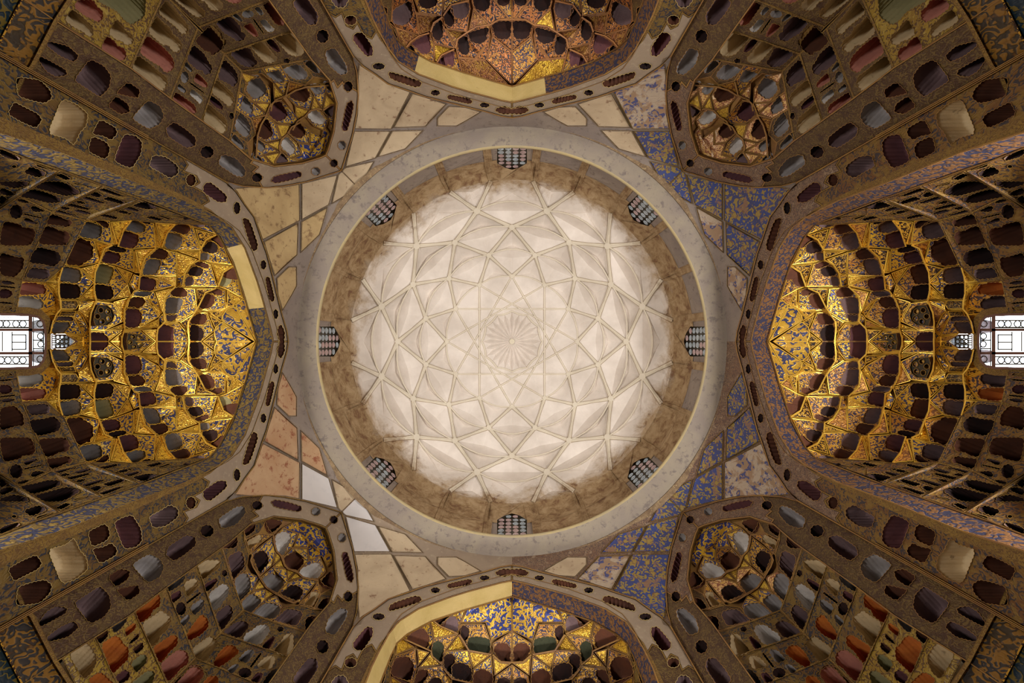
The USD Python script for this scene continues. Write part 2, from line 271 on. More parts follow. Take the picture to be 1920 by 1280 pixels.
def ribbon(pts, w, surf, dtop, dbot, taper=0.7, closed=False, step=9.0):
    """Moulding of half-width w (view units, number or one per point) along a line on the surface."""
    pts = np.asarray(pts, float); w = np.broadcast_to(np.asarray(w, float), len(pts))
    if closed: pts = np.vstack([pts, pts[:1]]); w = np.append(w, w[0])
    q, ww = [], []
    for i in range(len(pts) - 1):
        n = max(1, int(np.ceil(np.linalg.norm(pts[i + 1] - pts[i]) / step)))
        for t in np.arange(n) / n: q.append(pts[i] * (1 - t) + pts[i + 1] * t); ww.append(w[i] * (1 - t) + w[i + 1] * t)
    q.append(pts[-1]); ww.append(w[-1]); q, ww = np.array(q), np.array(ww)
    tg = np.gradient(q, axis=0) if len(q) > 2 else np.repeat([q[1] - q[0]], len(q), 0)
    if closed: tg[0] = tg[-1] = q[1] - q[-2]
    tg /= np.maximum(np.linalg.norm(tg, axis=1, keepdims=True), 1e-9); nr = np.column_stack([-tg[:, 1], tg[:, 0]])
    L, R = q + nr * ww[:, None], q - nr * ww[:, None]; l, r = q + nr * ww[:, None] * taper, q - nr * ww[:, None] * taper
    V = np.vstack([surf(l, dtop), surf(r, dtop), surf(R, dbot), surf(L, dbot)]); n = len(q); F = []
    for i in range(n - 1):
        for a, b in ((0, 1), (1, 2), (2, 3), (3, 0)):
            p0, p1, p2, p3 = a * n + i, b * n + i, b * n + i + 1, a * n + i + 1; F += [(p0, p1, p2), (p0, p2, p3)]
    if not closed:
        for i in (0, n - 1): F += [(i, n + i, 2 * n + i), (i, 2 * n + i, 3 * n + i)]
    return V, np.array(F)

def chaikin(p, it=1):
    p = np.asarray(p, float)
    for _ in range(it):
        nx = np.roll(p, -1, 0); p = np.stack([0.86 * p + 0.14 * nx, 0.14 * p + 0.86 * nx], 1).reshape(-1, 2)
    return p

def scallop(p, lam=6.0, amp=1.0):
    """Re-samples an outline and gives it the small lobes of a cut stucco edge."""
    ring = LineString(np.vstack([p, p[:1]])); L = ring.length; n = max(8, int(L / (lam / 3)))
    q = np.array([ring.interpolate(t).coords[0] for t in np.linspace(0, L, n, endpoint=False)])
    tg = np.roll(q, -1, 0) - np.roll(q, 1, 0); tg /= np.maximum(np.linalg.norm(tg, axis=1, keepdims=True), 1e-9)
    nr = np.column_stack([tg[:, 1], -tg[:, 0]]) * np.sign(Polygon(q).exterior.is_ccw - 0.5)
    return q + nr * (amp * (np.abs(np.sin(np.arange(n) * np.pi / 3.0)) - 0.5))[:, None]

def pocket(poly, surf, dfun, h, depth, inset=0.94, d0=0.004):
    """Recess behind a cut-out: its outline carried horizontally into the wall and closed at the back."""
    g = clean(poly.buffer(0.5).simplify(0.35))
    if not g: return np.zeros((0, 3)), np.zeros((0, 3), int)
    g = max(g, key=lambda x: x.area); q = np.array(g.exterior.coords)[:-1]
    rim = surf(q, dfun(q) + d0 if dfun is not None else d0); c = rim.mean(0); h3 = np.array([h[0], h[1], 0.0])
    rings = [rim, rim + h3 * depth * 0.55, c + (rim - c) * (1 + inset) / 2 + h3 * depth * 0.88, c + (rim - c) * (inset - 0.1) + h3 * depth]
    n = len(q); V = np.vstack(rings); F = []
    for k in range(3):
        for i in range(n):
            j = (i + 1) % n; F += [(k * n + i, k * n + j, (k + 1) * n + j), (k * n + i, (k + 1) * n + j, (k + 1) * n + i)]
    v2, f2 = trimesh.creation.triangulate_polygon(Polygon(q), engine='earcut')
    if len(v2) == n: F += [tuple(3 * n + x for x in t) for t in f2]
    else: V = np.vstack([V, V[3 * n:].mean(0)]); F += [(3 * n + i, 3 * n + (i + 1) % n, 4 * n) for i in range(n)]
    return V, np.array(F)

def dome_patch(poly, surf, amp, soft, step=6.0, base=0.0):
    """Concave cell: a fine mesh over the polygon, pushed back towards its middle."""
    out = []
    for g in clean(poly):
        b = np.array(g.exterior.segmentize(step).coords)[:-1]; x0, y0, x1, y1 = g.bounds
        gx, gy = np.meshgrid(np.arange(x0, x1, step), np.arange(y0, y1, step)); p = np.column_stack([gx.ravel(), gy.ravel()])
        inner = g.buffer(-step * 0.45); p = p[[inner.contains(Point(*a)) for a in p]] if len(p) else p
        v = np.vstack([b, p]) if len(p) else b; t = Delaunay(v).simplices; cen = v[t].mean(1)
        t = t[[g.buffer(0.05).contains(Point(*a)) for a in cen]]
        dist = np.array([g.exterior.distance(Point(*a)) for a in v]); d = base + amp * (1 - np.exp(-dist / soft))
        out.append((surf(v, d), t))
    return join(out)

# ------------------------------------------------------------------ traced layouts
FR = dict(W=(0, 340, 4), A=(80, 400, 8), B=(0, 490, 8), C=(160, 490, 8), D=(260, 400, 8), E=(290, 490, 8), K=(0, 340, 32 / 3), Z=(0, 220, 6.4), T=(0, 0, 8 / 3),
          Y=(240, 340, 6.4), H=(460, 500, 32 / 3), G=(440, 320, 6.4), M=(690, 0, 6.4), S=(690, 1080, 6.4), P=(80, 0, 6.4), Q=(380, 120, 6.4), R=(220, 80, 6.4), U=(360, 0, 6.4),
          O=(0, 0, 6.4), V=(400, 950, 6.4), X=(200, 1050, 1920 / 345), y=(0, 980, 32 / 7.5), x=(0, 0, 1))
def parse(text, conv, fix=None):
    """Lines 'what frame x,y x,y ...' -> (what, full?, [centred points])."""
    out = []
    for line in text.strip().splitlines():
        line = line.split('#')[0].strip()
        if not line: continue
        full = line.startswith('!'); t = line.lstrip('!').split(); ox, oy, s = FR[t[1]]
        pts = np.array([[float(a) for a in w.split(',')] for w in t[2:]])
        if t[0].startswith('c'):
            c, r = pts[0], pts[1]; n = 20 if max(r) / s > 3 else 12; a = np.arange(n) / n * 2 * np.pi
            pts = np.column_stack([c[0] + r[0] * np.cos(a), c[1] + r[1] * np.sin(a)])
        px = pts / s + [ox, oy]
        if fix: px = fix(px)
        out.append((t[0], full, conv(px - [960.0, 640.0])))
    return out

# --- west iwan, upper half: vault (f floral, g plain gold, k pierced lattice, q kufic panel, p plain plaster, s shell; n? niche of a colour; L lip of a tier)
VAULT_W = '''
L B 940,95 900,220 885,320 885,480 910,600 915,715 850,790 800,900 755,1080
L W 985,293 925,370 885,490
L A 1050,475 930,530 860,720 790,880 775,1050 775,1170 805,1290
L C 135,460 165,590 90,770 70,900 70,1030 75,1240
L W 1315,320 1255,385 1215,495
L A 1700,518 1540,655 1460,930 1440,1140 1380,1160
L C 740,440 640,590 590,720 580,880 590,1010 550,1150 545,1290
L D 1165,320 1010,400 930,540
L D 920,560 910,700 780,765 690,900 660,1090
L C 1355,375 1215,500 1190,560 1180,770 1200,900 1090,1010 1075,1100 1075,1240
L D 1420,790 1270,885 1190,1100
L E 920,400 760,470 650,690 510,900 500,1000 520,1230
f B 330,300 680,320 840,530 860,650 620,750 260,745
g B 690,320 880,320 885,480 905,590 845,560
g B 940,95 690,310 880,315 900,220
g B 620,755 860,665 860,800 630,790
g B 860,650 845,555 910,600 915,715 865,785
g B 600,800 870,805 800,900 755,1080 690,930
p B 600,800 690,930 755,1080 765,1245 690,1245 685,1060 640,880
nk B 340,325 540,330 560,350 640,355 665,390 690,440 660,480 600,470 560,490 420,490 300,495
nl B 300,525 480,530 510,560 560,580 600,565 640,620 650,660 610,700 560,715 280,730
f A 660,110 1010,110 1045,465 540,345
nb A 690,105 760,70 850,85 960,140 990,175 975,210 930,205 880,165 830,150 760,120
ng A 670,125 780,135 870,190 885,250 870,330 820,365 740,370 560,335 600,240
g A 1020,125 1120,465 1050,465
g A 1020,125 1340,105 1215,240 1125,480
f A 530,375 770,405 850,700 840,745 570,800 330,775
nb A 530,380 600,385 640,420 710,425 700,470 750,500 740,560 750,640 700,690 640,720 600,740 560,780 500,755 440,765 360,750
g A 770,405 1050,470 930,525 855,710 820,560
f A 320,795 560,815 775,1035 540,1280 260,1280 245,1040
ng A 320,800 470,830 540,850 575,920 560,1000 500,1035 260,1025
nd A 270,1045 400,1045 430,1075 530,1080 560,1150 550,1230 520,1265 270,1270
g A 570,825 840,755 790,880 775,1020
g B 1410,350 1415,460 1450,570 1175,570
q B 915,580 1150,580 1185,650 1140,720 920,715
f B 1155,585 1440,590 1180,720 1190,650
g B 1440,600 1365,760 1350,850 1345,1010 1310,950 1230,800 1165,735
q B 915,735 1150,740 1110,830 875,830
f B 870,830 1110,830 1165,930 1255,1115 980,1080 770,1080
f B 1110,825 1165,740 1235,800 1340,1020 1265,1110 1165,930
np B 880,832 1060,838 1100,870 1060,890 960,890 845,890
ng B 830,905 1030,910 1045,960 1000,1010 960,1060 785,1070
g B 985,1085 1250,1130 1250,1235 1175,1235
f B 1265,1110 1345,1030 1355,1245 1250,1245 1250,1130
f A 1345,108 1670,150 1695,510 1380,525 1125,490 1215,245
ng A 1345,115 1400,90 1440,120 1490,150 1530,190 1540,230 1520,270 1400,280 1330,260 1250,245
nd A 1420,82 1480,80 1620,135 1600,150 1500,135
nw A 1210,270 1330,285 1370,320 1420,320 1435,400 1400,480 1340,515 1140,490
g A 1680,140 1785,510 1700,510
g W 1165,310 1315,320 1255,385 1215,492
f A 1050,475 1120,490 1360,545 1370,880 1100,780 860,725 930,530
nd A 990,530 1050,495 1100,500 1160,510 1240,540 1240,570 1130,575 1050,560
nw A 960,570 1060,580 1090,605 1140,600 1160,650 1150,700 1100,740 1040,745 890,720
g A 1365,570 1400,570 1460,900 1375,890
g A 1375,550 1690,525 1540,655 1460,900 1400,570
f A 860,745 1080,790 1285,1060 1080,1285 820,1290 785,1060 790,880
no A 860,765 960,775 990,800 1060,820 1050,900 1020,970 990,1040 930,1050 800,1050 800,900
nd A 790,1070 900,1065 940,1095 1020,1100 1050,1180 1050,1250 1000,1280 820,1280
g A 1105,800 1350,895 1285,1050
f C 725,190 815,225 800,420 740,440 700,490 650,345
g C 640,345 690,520 440,570 420,560
f C 175,600 420,625 570,900 290,1035 75,1030 90,780
v C 185,650 330,655 410,720 440,810 410,900 330,960 150,970 120,880 135,760
g C 420,610 690,530 600,690 580,900
g C 300,1035 580,930 580,1005
f C 75,1045 580,1020 300,1230 80,1240
nw C 85,1070 200,1075 270,1080 290,1110 340,1150 330,1190 290,1210 90,1220
g C 580,1030 545,1150 540,1245 330,1240
f D 620,140 830,220 930,545 580,560 370,520 430,260
nb D 460,270 620,150 700,170 770,210 760,260 700,310 600,280
ng D 440,300 520,290 600,310 650,370 640,450 600,510 540,540 400,510
k D 850,235 1160,320 1010,395 930,530
f D 620,135 860,90 1050,170 1160,310 830,215
np D 680,140 800,100 900,120 990,190 900,200 800,170
f D 270,525 360,530 570,590 570,915 260,945 30,930 100,670
nb D 160,660 300,530 350,540 430,580 430,640 370,685 260,665
ng D 130,700 260,690 330,720 310,800 280,860 240,905 60,915
g D 560,580 880,690 780,760 690,900 650,930 580,920
g D 590,570 920,575 910,680
f D 20,935 270,960 550,1085 200,1165 10,1150
nw D 30,955 130,960 160,990 230,985 260,1050 220,1120 190,1155 20,1140
g D 270,955 565,930 555,1075
f D 575,930 690,910 660,1100 560,1090
f C 740,445 1030,460 1150,750 930,560 700,530
ng C 745,462 900,458 1000,470 960,500 880,520 740,500
f C 700,530 930,555 1100,830 830,990 600,985 590,720
nb C 690,560 740,540 850,550 890,590 870,640 830,670 800,690 640,690
nw C 620,710 730,700 800,740 840,800 830,880 800,960 740,985 610,980
g C 930,560 1150,760 1095,835
g C 1050,460 1340,400 1200,520 1160,770
g C 830,990 1095,865 1110,990
f C 1160,780 1195,900 1110,990 1095,850
f C 590,1030 830,1040 1060,1220 600,1240
g C 850,1035 1090,1020 1060,1210
f D 1165,335 1200,350 1400,770 1130,740 920,700 930,560 1010,410
nb D 1085,385 1170,340 1230,400 1270,490 1250,510 1180,440
nd D 1050,430 1130,440 1180,500 1170,570 1110,590 980,570 960,540
ng D 940,600 1040,600 1060,640 1040,690 930,690
f D 910,710 1080,760 1180,1100 680,1090 700,900 790,770
nb D 850,745 960,735 1050,780 1030,820 960,800 880,780
nd D 790,820 880,800 960,840 950,900 890,940 740,910
np D 720,960 800,960 830,1020 800,1070 700,1080
g D 1090,760 1420,785 1270,880 1190,1090 1170,1000
f E 320,385 600,410 640,700 600,760 380,905 170,900 150,760 160,540
nb E 240,470 330,400 420,400 490,470 470,520 400,520 300,530
ng E 180,560 300,540 390,560 420,600 380,700 330,780 170,790
np E 180,800 350,800 300,860 250,890 190,880
k E 625,415 920,400 760,470 650,680
f E 150,930 370,925 460,1040 520,1245 40,1245 30,1100 80,1000
nw E 60,1020 130,950 280,1000 270,1100 280,1190 270,1225 40,1225
k E 380,915 600,775 500,920 495,1090 450,1010
f E 1190,80 1330,560 1080,420 940,370 1030,180
no E 1040,210 1130,190 1150,260 1130,320 1060,370 970,350
nb E 1080,180 1190,100 1220,200 1240,260 1200,270 1150,190
f E 930,400 1060,430 1070,720 800,740 640,730 760,470
nb E 780,460 930,410 1010,450 1000,500 930,490 860,480
nb E 750,510 860,490 890,530 885,620 830,680 760,700 670,690
k E 1080,430 1100,440 1200,670 1090,690
g E 1100,435 1340,555 1210,660
f E 630,750 790,770 900,1040 700,1200 520,1235 500,950
nb E 560,860 660,790 760,800 775,870 740,930 680,935 540,925
nd E 540,960 610,960 650,980 720,1030 730,1100 700,1170 640,1200 540,1200
k E 810,750 1040,735 1000,900
k E 820,800 1000,910 910,1010
k E 700,1215 890,1070 910,1240 720,1245
s E 1220,640 1290,590 1345,570 1440,900 1520,1200 1220,680
s E 1010,890 1020,800 1080,710 1150,680 1220,685 1515,1210 1020,900
s E 890,1050 910,980 1000,910 1020,905 1505,1240 930,1240 900,1130
'''
# --- west iwan, upper half: the flat side walls full of vase-shaped niches
GRID_W = '''
o x -45,262 -45,420 -500,319 -500,91
o x -45,420 -45,500 -500,436 -500,319
o x -45,500 -45,580 -500,553 -500,436
o x -45,262 0,277 62,302 112,320 37,368 0,392 -45,420
o x 112,320 195,348 97,398 37,368
o x 195,348 266,373 161,413 97,398
o x 266,373 350,405 391,421 327,420 291,417 246,413 205,413 161,413
o x 37,368 97,398 42,524 0,513 -45,500 -45,420 0,392
o x 42,525 30,586 0,584 -45,580 -45,501 0,514
o x 97,398 161,413 120,500 117,502 86,529 41,525
nd K 690,120 900,0 1200,0 1380,60 1480,130 1600,200 1540,260 1310,290 1050,220
nd K 390,300 640,150 900,210 1130,300 1220,350 1190,420 960,430 700,360
nd K 330,380 380,350 500,370 600,430 480,430
cd K 325,605 130,140
nd K 610,510 700,490 830,560 910,580 870,600 700,610 640,580
np K 480,740 560,730 680,800 780,830 700,860 480,800
nb K 90,790 410,860 450,920 610,930 680,960 710,1050 660,1200 590,1280 0,1280 20,1010
nd K 480,635 830,720 850,745 480,665
nd K 1200,530 1260,500 1420,540 1300,570
nd K 1330,480 1420,440 1820,550 1750,570 1600,540
np K 1080,600 1180,570 1350,630 1560,680 1400,680
np K 1460,590 1550,560 1700,590 1850,650 1700,660
nd K 1510,400 1600,385 1740,450 1560,440
nd Z 1070,930 1150,890 1240,940 1170,960
np Z 1180,870 1250,850 1500,950 1400,940
nd Z 1230,980 1310,950 1510,1020 1450,1040
np Z 970,970 1050,950 1280,1030 1180,1030
nb K 920,850 1020,650 1230,710 1290,760 1420,770 1440,850 1350,910 1190,880
nb K 750,1250 910,890 1080,920 1190,990 1350,1000 1400,1100 1370,1190 1310,1280
nd W 240,540 290,490 440,530 460,580 440,610 400,640 330,620 220,610
np W 190,720 230,645 370,660 375,710 340,735
nb W 0,530 130,570 180,570 175,650 110,720 0,700
np B 20,290 130,290 240,330 130,350 30,330
nw B 0,420 100,410 180,450 190,500 120,550 0,550
nd B 0,360 230,385 225,405 0,380
nd B 0,600 190,620 185,640 0,625
nw B 0,670 110,690 190,690 170,720 0,725
nd Z 1580,1060 1720,1010 1890,1080 1840,1100 1750,1100
np Z 1470,1100 1560,1070 1690,1120 1650,1130
nd Z 1370,1120 1420,1100 1560,1140 1500,1160
nd Z 1190,1180 1260,1160 1420,1200 1390,1220
nd W 860,230 910,215 1000,240 960,250
nd D 100,60 200,40 370,90 300,110
np D 280,30 330,30 480,80 450,90
nd D 670,75 720,70 770,85 700,90
nd K 0,0 560,0 550,80 400,120 270,140 0,60
nd K 0,160 60,130 290,230 280,270 150,290 0,240
nd K 0,290 60,290 150,350 100,410 40,450 0,440
nd Z 280,660 370,590 550,660 540,700 450,720
nd Z 665,690 740,675 860,740 780,750
np Z 430,560 640,640 450,590
np Z 880,780 1060,840 900,800
np Z 0,380 110,420 240,490 220,520 60,480 0,440
cd Z 170,590 28,16
'''
# --- face of the west arch, upper half (repeated on the four main arches)
FACE_W = '''
nb T 80,385 200,400 250,450 260,490 225,515 170,505 90,480
nb T 70,510 110,530 190,570 210,600 180,640 110,610 40,570
nt T 310,495 380,520 440,570 430,630 400,660 370,725 330,690 240,665
nb T 500,595 580,640 585,670 555,700 520,680 460,670
nb T 460,680 530,710 550,740 540,780 520,795 440,755
nw T 620,670 680,680 710,710 705,770 660,840 610,825 570,800
np T 765,775 830,785 890,830 890,870 850,890 800,860 745,830
cb T 955,900 24,30
nw T 1020,920 1050,910 1090,940 1135,980 1130,1010 1090,1010 1015,960
cd T 1185,1040 16,30
nb Y 1370,440 1440,450 1480,520 1560,760 1540,830 1490,830 1420,620
cd Y 1625,1000 33,55
nb E 1660,240 1720,230 1760,380 1800,560 1770,610 1720,570 1680,380
cd E 1815,790 38,72
!nb x 523,610 528,609 534,622 533,640 534,658 528,671 523,670 519,655 524,640 519,625
'''
# --- face of the north-west corner arch, western half (repeated on the four corner arches)
FACE_D = '''
np T 235,205 340,230 395,280 370,310 300,280 235,230
np T 175,270 240,300 330,350 335,375 280,385 230,355
np T 450,295 520,330 555,380 545,440 500,485 430,440 370,400
nb T 640,410 700,450 690,490 640,480 580,465
nb T 580,480 640,520 650,560 600,570 540,530
ng T 740,500 800,530 820,580 800,620 750,645 700,620 660,590
np T 870,610 920,640 980,690 975,730 930,740 840,680 830,640
cd T 1035,760 33,30
ng T 1110,770 1180,790 1230,850 1220,885 1180,880 1090,820
cd T 1285,888 25,22
nw T 1375,880 1500,855 1510,880 1450,900 1380,915 1355,905
cg T 1580,857 22,20
!cd x 626,306 7,7
'''
# --- north-west corner: wall of tall niches, western half
GRID_NW = '''
q x 106,37 244,128 308,-13 207,-113 165,-60
o x 244,128 319,184 371,53 308,-13
o x 319,184 378,229 421,101 371,53
o x 378,229 431,264 454,134 421,101
nk P 375,85 420,0 610,0 650,80 720,130 725,220 670,270 600,230 520,200
nt P 265,240 350,110 480,200 520,250 600,310 610,400 590,440 540,430 490,380 380,330
nt P 790,400 880,230 960,290 990,370 1070,410 1095,490 1070,530 1000,540 950,490 890,480
nk P 700,580 770,430 870,500 890,550 980,580 1005,660 990,710 920,735 860,690
!no P 640,0 500,-300 800,-700 1240,-600 1420,-420 1235,0 1225,200 1070,300 980,240 900,140
nt P 1380,150 1480,0 1560,80 1640,180 1700,250 1750,330 1740,400 1670,410 1610,330
nt P 1260,380 1370,190 1440,270 1530,340 1560,420 1640,470 1670,540 1660,600 1610,630 1560,610 1510,540 1440,540
nk P 1160,630 1250,420 1440,560 1550,680 1580,760 1570,830 1500,870 1460,860 1420,800 1310,740
nt P 1070,830 1140,660 1290,770 1380,850 1480,920 1500,1010 1450,1090 1390,1070 1320,1010 1270,1010
!nb U 30,490 210,310 330,450 380,520 350,600 240,670 215,620 150,610
np R 830,210 910,20 1040,130 1100,240 1140,290 1120,370 1050,390 1020,330 960,330
ng R 800,270 830,225 880,290 905,330 890,360 840,320
cg R 810,415 48,72
nd R 865,465 1040,595 1050,615 865,490
nk R 915,460 950,360 1020,420 1080,490 1080,540 1030,530
ng R 715,540 740,490 800,540 830,570 810,610 770,590
nl R 865,620 890,550 960,600 1020,650 1030,700 990,740 960,700
nk R 660,680 700,590 860,700 930,750 950,830 910,870 860,830
np R 1200,430 1280,190 1400,310 1440,380 1450,470 1390,540 1350,500
nt R 1130,600 1190,440 1310,540 1380,610 1405,680 1390,740 1340,770 1240,680
nw R 1105,700 1130,630 1230,710 1270,770 1260,810 1190,780
nt R 1030,950 1090,730 1170,800 1290,900 1320,1000 1300,1070 1220,1100 1150,1030
cd R 1370,880 28,40
'''
VAULT_NW = '''
L Q 600,655 765,615 820,475
L Q 640,1130 660,860 700,730 770,615
L Q 765,610 800,520 860,450 950,435
L Q 860,1225 880,1150 940,1060
L Q 930,1050 920,990 945,905 1020,840
L Q 1020,835 1070,755 1180,695
!g Q 440,90 660,150 520,240
!f Q 500,320 530,230 690,150 810,290 820,475 610,455
!ng Q 520,310 560,200 690,160 770,290 760,350 660,420 590,400
f Q 394,540 432,330 620,470 760,600 590,660
o Q 474,90 520,240 500,325 620,470 432,330
ng Q 455,520 500,370 560,450 605,510 600,590 560,600 460,540
g Q 610,460 820,470 770,600
r Q 590,660 765,615 640,870
o Q 345,820 394,540 590,660 640,850 540,950
ng Q 385,720 450,570 540,670 580,760 560,860 500,880 400,790
o Q 330,930 370,820 540,940 580,1130
ng Q 345,880 385,840 490,960 500,1010 470,1030 345,920
!f Q 770,610 800,520 860,450 950,440 1080,560 1180,690 1070,720 900,710
!nw Q 790,590 830,480 930,440 1000,560 1020,610 980,660 900,690 830,640
f Q 640,880 670,800 770,620 880,720 940,900 770,940
nb Q 655,850 700,730 770,650 810,720 845,850 800,880 750,910
g Q 880,720 1060,730 1020,840 940,895
g Q 760,950 940,910 920,1000 940,1050 800,980
f Q 920,1000 960,900 1020,850 1130,950 1190,1080 1050,1130
nl Q 940,960 970,900 1010,870 1090,950 1115,1050 1060,1095 1020,1060 960,1020
!f Q 1020,830 1070,750 1170,700 1290,790 1280,960 1140,940
!nb Q 1040,830 1070,760 1170,710 1210,760 1240,830 1180,890 1110,880
!u Q 1450,1115 1250,1160 1070,1130 1190,1085 1145,950 1285,960 1285,790 1420,880 1460,740 1510,800 1530,860
f Q 600,1130 640,880 760,950 920,1050 730,1090
ng Q 630,1000 650,890 740,960 755,1010 710,1060
g Q 735,1095 940,1055 860,1220
f Q 580,1140 610,1080 730,1095 855,1225 640,1190
ng Q 600,1130 620,1080 690,1120 720,1170 700,1190 620,1160
f Q 865,1225 880,1150 940,1060 1060,1130 1250,1165 1100,1215
np Q 880,1200 910,1100 960,1070 1000,1120 1025,1160 990,1190 900,1215
'''
# --- south-west corner: wall of vase niches and crown, western half
GRID_SW = '''
q x 112,1226 176,1187 253,1347 200,1400
q x 176,1187 248,1136 316,1284 253,1347
o x 248,1136 310,1091 367,1233 316,1284
o x 310,1091 368,1050 414,1186 367,1233
o x 368,1050 414,1019 436,1089 457,1143 414,1186
nt y 550,1050 680,965 720,980 770,1060 770,1120 730,1200 670,1250
nc y 700,1260 780,1200 820,1200 960,1330 860,1400
nb y 760,900 840,830 865,870 860,910 800,970
ng y 880,810 980,730 1020,750 1010,790 960,850 915,880
nc y 1000,850 1070,800 1090,810 1080,850 1010,910
nb y 1030,960 1110,880 1110,920 1040,970
nc y 805,970 920,900 960,920 990,970 1030,1000 1025,1090 960,1150 900,1210
nb y 1060,1010 1140,950 1150,1000 1090,1050
no y 1045,1120 1130,1050 1175,1060 1170,1120 1090,1200
nw y 920,1230 1000,1170 1040,1200 1030,1250 960,1290
no y 1040,1290 1180,1180 1240,1190 1225,1270 1150,1360
nc X 285,490 370,440 440,400 500,340 560,370 555,480 480,520 460,580 350,660
nt X 365,660 520,560 570,520 670,590 670,640 620,740 560,780 540,850 470,910
nc X 480,910 600,830 680,780 740,790 740,880 650,960 620,1010 555,1080
nk X 560,1090 640,1010 750,930 830,950 855,1000 850,1080 770,1130 720,1200 640,1270
!nk X 720,1300 870,1120 950,1110 1055,1180 1040,1220 900,1320
ng X 625,250 790,125 820,150 810,210 750,270 650,330
nt X 805,240 900,190 950,200 955,260 930,300 890,350 840,380
nw X 665,360 770,310 780,380 690,450
cd X 775,505 52,68
nd X 825,440 970,330 990,340 840,455
ng X 870,480 990,400 1020,420 1010,490 910,580
ng X 760,640 850,560 870,590 850,640 800,690
nc X 830,770 970,580 1000,565 1060,620 1060,700 980,780 860,840
!nt X 890,920 1060,800 1090,790 1190,890 1130,970 1060,1060 940,1030
nt X 945,30 1000,0 1190,0 1170,90 1110,120 1010,200 990,170
cd X 1230,135 28,34
nw X 1020,250 1140,185 1160,210 1100,290 1040,330
nl X 1060,350 1210,240 1280,270 1270,370 1210,440 1190,490 1110,530
np X 1130,560 1260,460 1300,480 1320,540 1290,620 1200,740
'''
VAULT_SW = '''
L V 470,580 450,640 480,720 555,840
L V 720,340 730,440 760,530 830,605
L V 835,600 850,680 890,740 1020,790
L V 565,845 600,910 640,970 770,1055
o V 350,240 450,560 425,580 370,400
o V 355,240 600,120 620,200 560,310 380,400
nb V 360,240 420,210 480,170 510,220 490,290 390,360
o V 90,440 350,240 430,560 400,760 230,880
nb V 110,440 250,340 290,370 290,440 260,490 130,500
np V 170,600 300,530 340,540 370,620 375,720 300,800 240,880
f V 400,770 550,840 480,1000 320,1160 235,890
ng V 250,880 330,800 400,800 440,860 450,950 430,1020 310,1140
f V 610,120 850,150 830,190 730,320 680,280
nb V 615,130 680,130 830,180 800,230 710,310 660,260
r V 430,430 540,310 715,340 570,440 450,560
nt V 410,410 520,350 560,330 585,370 580,430 510,440 430,520
f V 450,560 600,440 715,350 750,540 700,710 560,830 470,660
nd V 470,580 580,520 620,540 660,600 660,680 600,740 570,800 540,760
g V 750,540 830,600 710,710
g V 830,610 880,740 710,720
g V 560,860 640,970 470,1010
f V 740,340 830,250 1020,320 940,490 830,600 760,530 720,400
nl V 740,340 850,290 930,330 930,400 900,460 840,590 760,530
!f V 840,600 950,490 1130,490 1150,650 1020,785 890,730
!nb V 845,610 930,560 970,530 1060,600 1090,660 1050,720 1030,780 900,740 860,690
!f V 570,840 710,720 890,740 900,920 770,1050 640,970
!ng V 580,860 700,790 830,870 850,930 760,1040 640,960
!u V 1390,245 1180,190 1000,165 830,250 1020,320 960,480 1130,490 1150,650 1300,590 1370,720 1470,620 1450,420
!f V 480,1010 640,980 620,1150 450,1280 320,1170
!ng V 330,1160 420,1060 480,1040 580,1120 560,1160 450,1280 380,1250
'''
